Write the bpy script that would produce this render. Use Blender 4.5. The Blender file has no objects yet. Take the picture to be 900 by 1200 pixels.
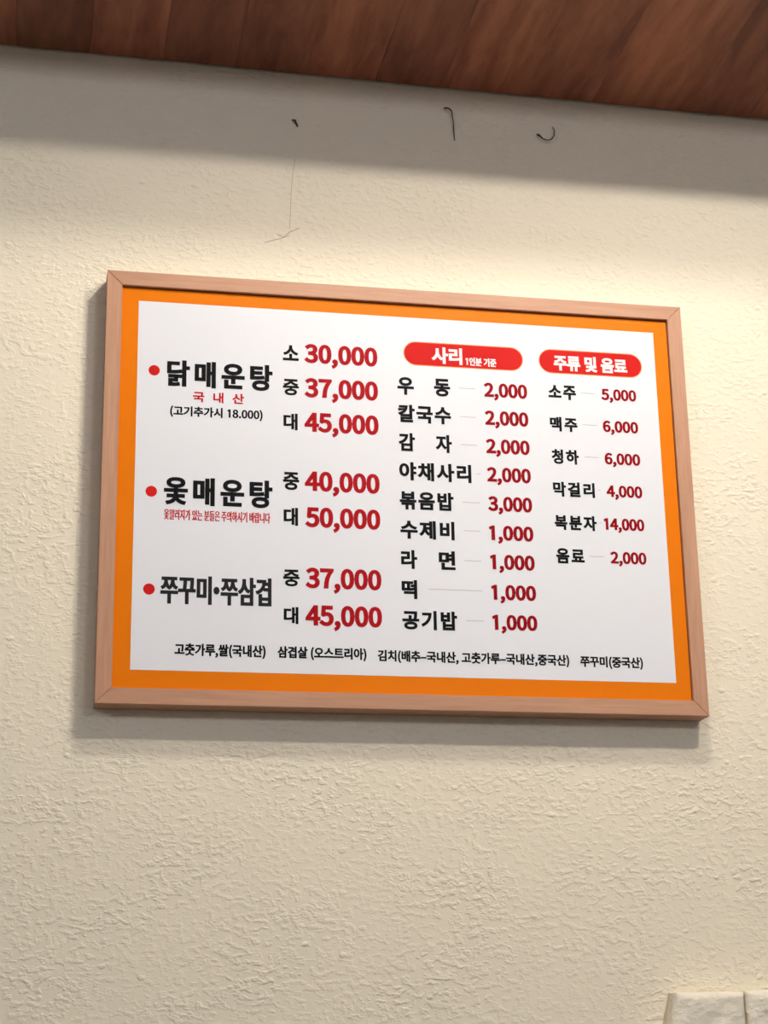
import bpy, bmesh, math, random
from mathutils import Matrix, Vector, noise

# ------------------------------------------------------------------ camera
SC = bpy.context.scene
COL = SC.collection
CAM_ROT = [[0.9810159, -0.0411136, -0.1895191], [-0.1931048, -0.2970107, -0.9351445], [-0.0178421, 0.9539886, -0.2993115]]
CAM_LOC = [-0.09815, -2.57113, 1.38613]
cam_data = bpy.data.cameras.new('camera')
cam_data.sensor_fit = 'VERTICAL'
cam_data.sensor_height = 36.0
cam_data.lens = 2145.0 / 1200.0 * 36.0
cam_data.clip_start = 0.02
camera = bpy.data.objects.new('camera', cam_data)
COL.objects.link(camera)
camera.matrix_world = Matrix.Translation(CAM_LOC) @ Matrix(CAM_ROT).to_4x4()
SC.camera = camera

# ------------------------------------------------------------------ world, lamps, exposure
world = bpy.data.worlds.new('world')
SC.world = world
world.use_nodes = True
world.node_tree.nodes['Background'].inputs[0].default_value = (0.6, 0.7, 0.9, 1)
world.node_tree.nodes['Background'].inputs[1].default_value = 0.05
SC.view_settings.view_transform = 'Standard'
SC.view_settings.look = 'None'
SC.view_settings.gamma = 1.0
SC.view_settings.exposure = 0.40
SC.view_settings.use_curve_mapping = False


def lamp(name, loc, watt, colour, radius):
    d = bpy.data.lights.new(name, 'POINT')
    d.energy = watt
    d.color = colour
    d.shadow_soft_size = radius
    o = bpy.data.objects.new(name, d)
    COL.objects.link(o)
    o.location = loc
    return o


WARM = (1.0, 0.945, 0.86)
COOL = (0.84, 0.88, 1.0)
lamp('ceiling_bulb', (0.57, -0.92, 3.285), 27.0, WARM, 0.055)
lamp('ceiling_bulb', (1.07, -1.40, 3.285), 39.0, WARM, 0.035)
lamp('ceiling_bulb', (1.80, -5.20, 3.285), 135.0, COOL, 0.35)
lamp('ceiling_bulb', (-3.00, -4.60, 3.285), 135.0, COOL, 0.35)


# ------------------------------------------------------------------ helpers
def srgb(r, g, b):
    def f(c):
        c /= 255.0
        return c / 12.92 if c <= 0.04045 else ((c + 0.055) / 1.055) ** 2.4
    return (f(r), f(g), f(b), 1.0)


def mat(name):
    m = bpy.data.materials.new(name)
    m.use_nodes = True
    nt = m.node_tree
    return m, nt, nt.nodes['Principled BSDF']


def node(nt, kind, **kw):
    n = nt.nodes.new(kind)
    for k, v in kw.items():
        if k in n.inputs:
            n.inputs[k].default_value = v
        else:
            setattr(n, k, v)
    return n


def plain(name, colour, rough=0.6, spec=0.3, var=0.0):
    m, nt, b = mat(name)
    b.inputs['Roughness'].default_value = rough
    b.inputs['Specular IOR Level'].default_value = spec
    if var:
        tc = node(nt, 'ShaderNodeTexCoord')
        ns = node(nt, 'ShaderNodeTexNoise', Scale=14.0, Detail=3.0)
        nt.links.new(tc.outputs['Object'], ns.inputs['Vector'])
        mx = node(nt, 'ShaderNodeMix', data_type='RGBA')
        mx.inputs[6].default_value = colour
        mx.inputs[7].default_value = tuple(c * (1 - var) for c in colour[:3]) + (1,)
        nt.links.new(ns.outputs['Fac'], mx.inputs[0])
        nt.links.new(mx.outputs[2], b.inputs['Base Color'])
    else:
        b.inputs['Base Color'].default_value = colour
    return m


def wood(name, c1, c2, stretch, rough=0.5, scale=60.0, bump=0.0003, spec=0.3, tone=None):
    """stretch = mapping scale; the small component lies along the grain"""
    m, nt, b = mat(name)
    tc = node(nt, 'ShaderNodeTexCoord')
    mp = node(nt, 'ShaderNodeMapping')
    mp.inputs['Scale'].default_value = stretch
    oi = node(nt, 'ShaderNodeObjectInfo')
    off = node(nt, 'ShaderNodeVectorMath', operation='SCALE')
    off.inputs[0].default_value = (7.3, 3.1, 5.7)
    nt.links.new(oi.outputs['Random'], off.inputs['Scale'])
    nt.links.new(off.outputs[0], mp.inputs['Location'])
    nt.links.new(tc.outputs['Object'], mp.inputs['Vector'])
    n1 = node(nt, 'ShaderNodeTexNoise', Scale=scale, Detail=6.0, Roughness=0.6, Distortion=0.4)
    n2 = node(nt, 'ShaderNodeTexNoise', Scale=scale * 0.2, Detail=3.0, Distortion=1.2)
    nt.links.new(mp.outputs[0], n1.inputs['Vector'])
    nt.links.new(mp.outputs[0], n2.inputs['Vector'])
    av = node(nt, 'ShaderNodeMath', operation='ADD')
    nt.links.new(n1.outputs['Fac'], av.inputs[0])
    nt.links.new(n2.outputs['Fac'], av.inputs[1])
    rp = node(nt, 'ShaderNodeMapRange')
    rp.inputs['From Min'].default_value = 0.7
    rp.inputs['From Max'].default_value = 1.3
    nt.links.new(av.outputs[0], rp.inputs['Value'])
    mx = node(nt, 'ShaderNodeMix', data_type='RGBA')
    mx.inputs[6].default_value = c1
    mx.inputs[7].default_value = c2
    nt.links.new(rp.outputs[0], mx.inputs[0])
    src = mx.outputs[2]
    if tone:
        at = node(nt, 'ShaderNodeAttribute', attribute_type='OBJECT', attribute_name='tone')
        m2 = node(nt, 'ShaderNodeVectorMath', operation='SCALE')
        nt.links.new(src, m2.inputs[0])
        nt.links.new(at.outputs['Fac'], m2.inputs['Scale'])
        src = m2.outputs[0]
    nt.links.new(src, b.inputs['Base Color'])
    bp = node(nt, 'ShaderNodeBump', Strength=0.6, Distance=bump)
    nt.links.new(n1.outputs['Fac'], bp.inputs['Height'])
    nt.links.new(bp.outputs[0], b.inputs['Normal'])
    b.inputs['Roughness'].default_value = rough
    b.inputs['Specular IOR Level'].default_value = spec
    return m


def paint(name, c1, c2, height):
    """sprayed cream masonry paint: small flattened drips and blobs"""
    m, nt, b = mat(name)
    tc = node(nt, 'ShaderNodeTexCoord')
    mp = node(nt, 'ShaderNodeMapping')
    mp.inputs['Scale'].default_value = (0.75, 1.0, 1.15)
    nt.links.new(tc.outputs['Object'], mp.inputs['Vector'])
    L = nt.links.new
    # warped coordinates
    wn = node(nt, 'ShaderNodeTexNoise', Scale=45.0, Detail=2.0)
    L(mp.outputs[0], wn.inputs['Vector'])
    wv = node(nt, 'ShaderNodeVectorMath', operation='MULTIPLY_ADD')
    wv.inputs[1].default_value = (0.007, 0.007, 0.007)
    L(wn.outputs['Color'], wv.inputs[0])
    L(mp.outputs[0], wv.inputs[2])
    a = node(nt, 'ShaderNodeTexNoise', Scale=135.0, Detail=2.0, Roughness=0.45)
    L(wv.outputs[0], a.inputs['Vector'])
    ar = node(nt, 'ShaderNodeMapRange')
    ar.interpolation_type = 'SMOOTHSTEP'
    ar.inputs['From Min'].default_value = 0.42
    ar.inputs['From Max'].default_value = 0.72
    L(a.outputs['Fac'], ar.inputs['Value'])
    big = node(nt, 'ShaderNodeTexNoise', Scale=9.0, Detail=2.0)
    L(mp.outputs[0], big.inputs['Vector'])
    br = node(nt, 'ShaderNodeMapRange')
    br.inputs['From Min'].default_value = 0.35
    br.inputs['From Max'].default_value = 0.65
    br.inputs['To Min'].default_value = 0.35
    L(big.outputs['Fac'], br.inputs['Value'])
    am = node(nt, 'ShaderNodeMath', operation='MULTIPLY')
    L(ar.outputs[0], am.inputs[0])
    L(br.outputs[0], am.inputs[1])
    f = node(nt, 'ShaderNodeTexNoise', Scale=260.0, Detail=2.0)
    L(mp.outputs[0], f.inputs['Vector'])
    fm = node(nt, 'ShaderNodeMath', operation='MULTIPLY_ADD')
    fm.inputs[1].default_value = 0.14
    L(f.outputs['Fac'], fm.inputs[0])
    L(am.outputs[0], fm.inputs[2])
    vo = node(nt, 'ShaderNodeTexVoronoi', Scale=48.0)
    L(wv.outputs[0], vo.inputs['Vector'])
    vr = node(nt, 'ShaderNodeMapRange')
    vr.interpolation_type = 'SMOOTHSTEP'
    vr.inputs['From Min'].default_value = 0.26
    vr.inputs['From Max'].default_value = 0.08
    L(vo.outputs['Distance'], vr.inputs['Value'])
    sx = node(nt, 'ShaderNodeSeparateXYZ')
    L(vo.outputs['Color'], sx.inputs[0])
    gt = node(nt, 'ShaderNodeMath', operation='GREATER_THAN')
    gt.inputs[1].default_value = 0.86
    L(sx.outputs[0], gt.inputs[0])
    bl = node(nt, 'ShaderNodeMath', operation='MULTIPLY')
    L(vr.outputs[0], bl.inputs[0])
    L(gt.outputs[0], bl.inputs[1])
    ba = node(nt, 'ShaderNodeMath', operation='MULTIPLY_ADD')
    ba.inputs[1].default_value = 0.9
    L(bl.outputs[0], ba.inputs[0])
    L(fm.outputs[0], ba.inputs[2])
    bp = node(nt, 'ShaderNodeBump', Strength=1.0, Distance=height)
    L(ba.outputs[0], bp.inputs['Height'])
    L(bp.outputs[0], b.inputs['Normal'])
    mx = node(nt, 'ShaderNodeMix', data_type='RGBA')
    mx.inputs[6].default_value = c1
    mx.inputs[7].default_value = c2
    st = node(nt, 'ShaderNodeTexNoise', Scale=2.2, Detail=5.0)
    L(tc.outputs['Object'], st.inputs['Vector'])
    L(st.outputs['Fac'], mx.inputs[0])
    L(mx.outputs[2], b.inputs['Base Color'])
    b.inputs['Roughness'].default_value = 0.62
    b.inputs['Specular IOR Level'].default_value = 0.25
    return m


def link(name, bm, m, parent=None, smooth=False, **props):
    me = bpy.data.meshes.new(name)
    bm.to_mesh(me)
    bm.free()
    if smooth:
        for p in me.polygons:
            p.use_smooth = True
    me.materials.append(m)
    o = bpy.data.objects.new(name, me)
    COL.objects.link(o)
    if parent:
        o.parent = parent
    for k, v in props.items():
        o[k] = v
    return o


def box(bm, x0, x1, y0, y1, z0, z1):
    vs = [bm.verts.new((x, y, z)) for z in (z0, z1) for y in (y0, y1) for x in (x0, x1)]
    for f in ((0, 2, 3, 1), (4, 5, 7, 6), (0, 1, 5, 4), (2, 6, 7, 3), (0, 4, 6, 2), (1, 3, 7, 5)):
        bm.faces.new([vs[i] for i in f])
    return vs


def bevelled_box(x0, x1, y0, y1, z0, z1, r, seg=1):
    bm = bmesh.new()
    box(bm, x0, x1, y0, y1, z0, z1)
    bmesh.ops.bevel(bm, geom=bm.edges[:], offset=r, segments=seg, affect='EDGES')
    return bm


def tube(bm, pts, r, sides=8, taper=None):
    rings = []
    pts = [Vector(p) for p in pts]
    for i, p in enumerate(pts):
        d = (pts[min(i + 1, len(pts) - 1)] - pts[max(i - 1, 0)]).normalized()
        up = Vector((0, 1, 0)) if abs(d.y) < 0.9 else Vector((1, 0, 0))
        a = d.cross(up).normalized()
        b_ = d.cross(a)
        rr = r * (taper[i] if taper else 1)
        rings.append([bm.verts.new(p + rr * (math.cos(t) * a + math.sin(t) * b_))
                      for t in (2 * math.pi * k / sides for k in range(sides))])
    for i in range(len(rings) - 1):
        for k in range(sides):
            bm.faces.new((rings[i][k], rings[i][(k + 1) % sides], rings[i + 1][(k + 1) % sides], rings[i + 1][k]))
    bm.faces.new(rings[0][::-1])
    bm.faces.new(rings[-1])


# ------------------------------------------------------------------ materials
CREAM = paint('cream_wall_paint', (0.88, 0.80, 0.635, 1), (0.86, 0.775, 0.605, 1), 0.0011)
STONE_PAINT = paint('painted_stone', (0.88, 0.81, 0.67, 1), (0.83, 0.76, 0.62, 1), 0.0008)
PLASTER = plain('plain_plaster', (0.50, 0.47, 0.43, 1), 0.8, 0.2, 0.08)
CEILING = plain('ceiling_paint', (0.55, 0.52, 0.48, 1), 0.8, 0.2, 0.05)
FLOOR = wood('floor_wood', (0.13, 0.115, 0.11, 1), (0.09, 0.08, 0.075, 1), (0.15, 1, 1), 0.4, 20)
SOFFIT = wood('soffit_wood', (0.46, 0.175, 0.095, 1), (0.22, 0.072, 0.040, 1), (1.0, 0.16, 1.0), 0.55, 55.0, 0.0002, 0.25, tone=True)
DARK = plain('gap_shade', (0.012, 0.008, 0.006, 1), 0.9, 0.0)  # near-black colour carries the shade in the gap between planks and wall
FRAME_H = wood('frame_wood_horizontal', (0.57, 0.31, 0.19, 1), (0.44, 0.23, 0.14, 1), (0.06, 1, 1), 0.5, 260.0, 0.00012)
FRAME_V = wood('frame_wood_vertical', (0.57, 0.31, 0.19, 1), (0.44, 0.23, 0.14, 1), (1, 1, 0.06), 0.5, 260.0, 0.00012)
ORANGE = plain('orange_print', (0.80, 0.195, 0.0005, 1), 0.45, 0.08, 0.04)
WHITE = plain('white_print', (0.78, 0.785, 0.82, 1), 0.4, 0.15)
INK = {
    'K': plain('black_ink', (0.006, 0.006, 0.007, 1), 0.5, 0.06),
    'K2': plain('glare_black_ink', (0.02, 0.02, 0.022, 1), 0.5, 0.06),  # black lettering lightened: reflected glare on the sheet is put into its colour
    'R': plain('red_ink', srgb(190, 18, 22), 0.5, 0.06),
    'R1': plain('crimson_ink', srgb(168, 16, 24), 0.5, 0.06),
    'R2': plain('deep_red_ink', srgb(145, 4, 16), 0.5, 0.06),
    'W': plain('white_ink', (0.82, 0.80, 0.80, 1), 0.5, 0.06),
    'P': plain('scarlet_ink', (0.58, 0.012, 0.010, 1), 0.5, 0.06),
    'O': plain('apricot_ink', srgb(250, 170, 110), 0.5, 0.06),
    'G': plain('grey_ink', srgb(165, 160, 160), 0.5, 0.06),
}
STEEL = plain('dark_steel', (0.07, 0.05, 0.042, 1), 0.6, 0.3)
CRACK = plain('hairline_dirt', (0.48, 0.39, 0.28, 1), 0.9, 0.1)

# ------------------------------------------------------------------ room
X0, X1, YB, ZC = -4.6, 4.2, -7.0, 3.36


def slab(name, m, *b, **kw):
    bm = bmesh.new()
    box(bm, *b)
    return link(name, bm, m, None, kind='structure', **kw)


wall = slab('wall_back', CREAM, X0, X1, 0.0, 0.15, 0.0, ZC)
slab('floor', FLOOR, X0, X1, YB, 0.0, -0.1, 0.0)
slab('ceiling', CEILING, X0, X1, YB, 0.0, ZC, ZC + 0.1)
slab('wall_left', PLASTER, X0 - 0.15, X0, YB, 0.15, 0.0, ZC)
slab('wall_right', PLASTER, X1, X1 + 0.15, YB, 0.15, 0.0, ZC)
slab('wall_front', PLASTER, X0, X1, YB - 0.15, YB, 0.0, ZC)

# wooden soffit boxed in along the top of the wall: fascia, backing and planks
E_Y, E_Z = 0.44, 2.9375


def rear_z(x):
    return 2.9446 - 0.0117 * (x + 0.1745)


soffit = slab('trim_1', DARK, X0, X1, -E_Y + 0.02, -0.0005, 3.0, ZC)
bm = bevelled_box(X0, X1, -E_Y, -E_Y + 0.02, E_Z - 0.001, ZC, 0.0015)
fascia = link('fascia', bm, SOFFIT, soffit, tone=0.8)
rnd = random.Random(4)
seams = []
x = 0.42
while x > -1.2:
    seams.append(x)
    x -= 0.114 if -0.3 < x else 0.117
seams = seams[::-1]
x = 0.42
while x < 2.4:
    x += (0.135, 0.12, 0.165, 0.11)[len(seams) % 4]
    seams.append(x)
TONES = {}
for i in range(len(seams) - 1):
    a, b_ = seams[i] + 0.0001, seams[i + 1] - 0.0001
    mid = (a + b_) / 2
    t = 0.55 + 0.35 * rnd.random()
    for lo, hi, v in ((-.17, -.04, .55), (-.04, .07, .92), (.07, .19, .62), (.19, .30, .66), (.30, .42, .92),
                      (.42, .56, .72), (.56, .68, .95), (.68, .84, .80), (.84, .96, .90), (.96, 1.12, .72)):
        if lo < mid < hi:
            t = v
    bm = bmesh.new()
    dz = 0.0006 * rnd.random()
    lo = []
    y0, y1 = -E_Y + 0.0205, -0.007
    N = 4
    rows_ = []
    for j in range(N + 1):
        f = j / N
        y = y0 + (y1 - y0) * f
        za = E_Z + (rear_z(a) - E_Z) * f + dz
        zb = E_Z + (rear_z(b_) - E_Z) * f + dz
        c = 0.0003
        rows_.append([bm.verts.new(p) for p in ((a, y, za + c), (a + c, y, za), (b_ - c, y, zb), (b_, y, zb + c),
                                                (b_, y, zb + 0.012), (a, y, za + 0.012))])
    for j in range(N):
        for k in range(6):
            bm.faces.new((rows_[j][k], rows_[j + 1][k], rows_[j + 1][(k + 1) % 6], rows_[j][(k + 1) % 6]))
    bm.faces.new(rows_[0])
    bm.faces.new(rows_[-1][::-1])
    bmesh.ops.recalc_face_normals(bm, faces=bm.faces[:])
    link('plank', bm, SOFFIT, soffit, tone=t)

# hairline crack in the paint above the sign
bm = bmesh.new()
y = -0.0002
tube(bm, [(0.290, y, 2.790), (0.2865, y, 2.765), (0.2835, y, 2.73), (0.2825, y, 2.70), (0.281, y, 2.668)], 0.00035, 5)
tube(bm, [(0.242, y, 2.640), (0.258, y, 2.646), (0.270, y, 2.650), (0.281, y, 2.661), (0.296, y, 2.669)], 0.0006, 5)
tube(bm, [(0.262, y, 2.655), (0.272, y, 2.651), (0.280, y, 2.655)], 0.0005, 5)
link('crack', bm, CRACK, wall, label='thin branching crack in the cream paint')

# ------------------------------------------------------------------ painted stone blocks, lower right
cl = bpy.data.objects.new('stone_cladding', None)
COL.objects.link(cl)
cl.location = (0.9, 0, 1.2)
cl['kind'] = 'structure'


def stone(x0, x1, z0, z1, depth, seed, slant=0.0, res=21):
    nx, nz = res, res
    bm = bmesh.new()
    off = Vector((seed * 3.7, seed * 1.9, 0))
    r = 0.011
    hw, hh = (x1 - x0) / 2, (z1 - z0) / 2
    cx, cz = (x0 + x1) / 2, (z0 + z1) / 2
    grid = []
    # face grid warped so that outer rings wrap back to the wall
    U = [-1.0, -1.0, -0.985, -0.955, -0.91] + [-0.86 + 1.72 * i / (nx - 1) for i in range(nx)] + [0.91, 0.955, 0.985, 1.0, 1.0]
    V = [-1.0, -1.0, -0.985, -0.955, -0.91] + [-0.86 + 1.72 * i / (nz - 1) for i in range(nz)] + [0.91, 0.955, 0.985, 1.0, 1.0]
    for iv, v in enumerate(V):
        row = []
        for iu, u in enumerate(U):
            ex = (1 - abs(u)) * hw
            ez = (1 - abs(v)) * hh
            e = min(ex, ez)
            drop = 0.0 if e > r else r - math.sqrt(max(0.0, r * r - (r - e) ** 2))
            p = Vector((cx + u * hw, 0, cz + v * hh))
            n1 = noise.fractal(p * 28 + off, 0.9, 2.0, 3)
            n2 = noise.noise(p * 110 + off * 2)
            d = depth - drop + (0.0036 * n1 + 0.0040 * max(0, n2) * (1.2 if u > 0.25 else 0.7)) * min(1, e / r)
            outer = iv in (0, len(V) - 1) or iu in (0, len(U) - 1)
            if outer:
                d = -0.002
            w = 0.0025 * noise.noise(Vector((p.x * 18, seed, p.z * 18)))
            wz = 0.003 * noise.noise(Vector((p.x * 14, seed + 5, 0)))
            sl = slant * (z1 - p.z)*(1 - u) / 2
            row.append(bm.verts.new((p.x + w + sl, -d, p.z + wz)))
        grid.append(row)
    for j in range(len(V) - 1):
        for i in range(len(U) - 1):
            bm.faces.new((grid[j][i], grid[j][i + 1], grid[j + 1][i + 1], grid[j + 1][i]))
    ed = [e for e in bm.edges if e.is_boundary]
    bmesh.ops.contextual_create(bm, geom=ed)
    for v in bm.verts:
        v.co -= cl.location
    return link('stone', bm, STONE_PAINT, cl, smooth=True)


stone(0.8235, 0.9255, 1.40, 1.505, 0.040, 1, -0.22)
stone(0.9285, 1.068, 1.405, 1.507, 0.036, 2, 0)
# the cladding goes on out of the frame to the right and down, in plainer blocks
srnd = random.Random(11)
for row in range(7):
    ztop = 1.505 - row * 0.105
    sx = 1.071 if row == 0 else 0.80 + 0.03 * srnd.random()
    while sx < 1.9:
        w_ = 0.10 + 0.07 * srnd.random()
        stone(sx, sx + w_, ztop - 0.102, ztop, 0.036 + 0.006 * srnd.random(), 3 + srnd.randint(0, 40), 0, 8)
        sx += w_ + 0.003

# ------------------------------------------------------------------ nails and hook in the wall above the sign
def tag(o, label, cat, group=None):
    o['label'] = label
    o['category'] = cat
    if group:
        o['group'] = group
    return o


bm = bmesh.new()
tube(bm, [(0.5345, -0.0040, 2.9005), (0.540, -0.0085, 2.8985), (0.5455, -0.0075, 2.8950)], 0.0013, 8, [1.15, 1, .9])
tube(bm, [(0.5455, -0.0075, 2.8955), (0.5485, -0.0050, 2.875), (0.551, 0.001, 2.8430)], 0.0009, 8, [1.2, 1, .9])
tag(link('bent_nail', bm, STEEL, smooth=True), 'dark bent nail shaped like a 7, high on the wall below the wooden soffit', 'nail')
bm = bmesh.new()
pts = [(0.6905, 0.002, 2.8700), (0.692, -0.006, 2.8640), (0.6975, -0.008, 2.8575), (0.705, -0.008, 2.8550),
       (0.7125, -0.008, 2.8580), (0.7175, -0.007, 2.8660), (0.7185, -0.0055, 2.8760), (0.7175, 0.001, 2.8860)]
tube(bm, pts, 0.0009, 8, [1.8, 1.9, 1.1, 1, 1, 1, .9, .7])
tag(link('wire_hook', bm, STEEL, smooth=True), 'dark wire hook curved like a U, right of the bent nail near the soffit', 'hook')
bm = bmesh.new()
tube(bm, [(0.2855, 0.001, 2.8590), (0.289, -0.005, 2.8550), (0.2945, 0.001, 2.8470)], 0.0017, 8, [.7, 1.1, .8])
tag(link('small_nail', bm, STEEL, smooth=True), 'tiny slanted dark nail in the wall, leftmost of the marks under the soffit', 'nail')

# ------------------------------------------------------------------ the framed menu board
W, H, T = 0.900, 0.6572, 0.042
OX, OZ = 0.0, 1.9
board = bpy.data.objects.new('menu_board', None)
COL.objects.link(board)
board.location = (OX, 0, OZ)
tag(board, 'Korean price list with orange border in a tan wooden frame on the cream wall', 'menu board')

IN = 0.0228      # rail width
FRONT = -T
BACK = -0.0015


def rail(p_out0, p_out1, p_in1, p_in0, m):
    """mitred rail: two outer and two inner corners (x, z)"""
    bm = bmesh.new()
    prof = []
    for (x, z) in (p_out0, p_out1, p_in1, p_in0):
        prof.append((bm.verts.new((x, FRONT, z)), bm.verts.new((x, BACK, z))))
    f = [p[0] for p in prof]
    k = [p[1] for p in prof]
    bm.faces.new(f)
    bm.faces.new(k[::-1])
    for i in range(4):
        j = (i + 1) % 4
        bm.faces.new((f[i], k[i], k[j], f[j]))
    bmesh.ops.recalc_face_normals(bm, faces=bm.faces[:])
    long_edges = [e for e in bm.edges if e.verts[0] in f and e.verts[1] in f]
    bmesh.ops.bevel(bm, geom=long_edges, offset=0.0006, segments=2, affect='EDGES')
    return link('frame_rail', bm, m, board)


g = 0.00015
rail((g, 0), (W - g, 0), (W - IN - g, IN), (IN + g, IN), FRAME_H)
rail((g, H), (W - g, H), (W - IN - g, H - IN), (IN + g, H - IN), FRAME_H)
rail((0, g), (0, H - g), (IN, H - IN - g), (IN, IN + g), FRAME_V)
rail((W, g), (W, H - g), (W - IN, H - IN - g), (W - IN, IN + g), FRAME_V)

SY = -(T - 0.006)
bm = bmesh.new()
box(bm, IN - 0.004, W - IN + 0.004, SY + 0.0012, BACK - 0.001, IN - 0.004, H - IN + 0.004)
link('backing_panel', bm, DARK, board)


def sheet(x0, x1, z0, z1, y, th):
    bm = bmesh.new()
    box(bm, x0, x1, y, y + th, z0, z1)
    return bm


border = link('orange_sheet', sheet(IN + 0.0004, W - IN - 0.0012, IN + 0.0004, H - IN - 0.0015, SY, 0.001), ORANGE, board,
              label='orange printed border sheet')
link('white_panel', sheet(0.0480, 0.8538, 0.0500, 0.6126, SY - 0.0002, 0.0003), WHITE, border)
YP = SY - 0.00035     # print layer


def disc(cx, cz, r, y, n=28):
    bm = bmesh.new()
    vs = [bm.verts.new((cx + r * math.cos(2 * math.pi * k / n), y, cz + r * math.sin(2 * math.pi * k / n))) for k in range(n)]
    bm.faces.new(vs)
    return bm


def pill(x0, x1, zc, h, y, n=14, grow=0.0):
    x0 -= grow; x1 += grow; h += 2 * grow
    r = h / 2
    bm = bmesh.new()
    vs = []
    for cx, a0 in ((x1 - r, -math.pi / 2), (x0 + r, math.pi / 2)):
        for k in range(n + 1):
            a = a0 + math.pi * k / n
            vs.append(bm.verts.new((cx + r * math.cos(a), y, zc + r * math.sin(a))))
    bm.faces.new(vs)
    return bm


for cx, cz in ((0.0729, 0.5024), (0.0724, 0.3142), (0.0720, 0.1677)):
    link('bullet', disc(cx, cz, 0.0083, YP), INK['P'], border)
for x0, x1, zc, h in ((0.4512, 0.6385, 0.5538, 0.0378), (0.6650, 0.8311, 0.5542, 0.0386)):
    link('heading_outline', pill(x0, x1, zc, h, YP, grow=0.0009), INK['O'], border)
    link('heading_pill', pill(x0, x1, zc, h, YP - 0.0001, grow=-0.0004), INK['P'], border)
for x0, x1, z in ((534.9, 561.2, 501.0), (536.5, 561.2, 454.5), (536.0, 561.2, 409.5), (558.6, 565.4, 363.8), (535.8, 562.6, 318.0),
                  (536.3, 561.8, 273.5), (536.0, 561.4, 227.1), (480.2, 562.0, 181.5), (535.5, 562.2, 135.6), (730.2, 752.7, 504.0),
                  (730.0, 753.0, 451.8), (730.2, 753.2, 399.4), (747.8, 752.7, 346.6), (747.7, 752.4, 294.5), (729.7, 752.7, 241.2)):
    bm = bmesh.new()
    n = max(2, round((x1 - x0) / 2.0))
    for k in range(n):
        c = x0 + (k + 0.5) * (x1 - x0) / n
        vs = [bm.verts.new((a / 1000, YP, b_ / 1000)) for a, b_ in ((c - .68, z - .5), (c + .68, z - .5), (c + .68, z + .5), (c - .68, z + .5))]
        bm.faces.new(vs)
    link('dotted_line', bm, INK['G'], border)

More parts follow.
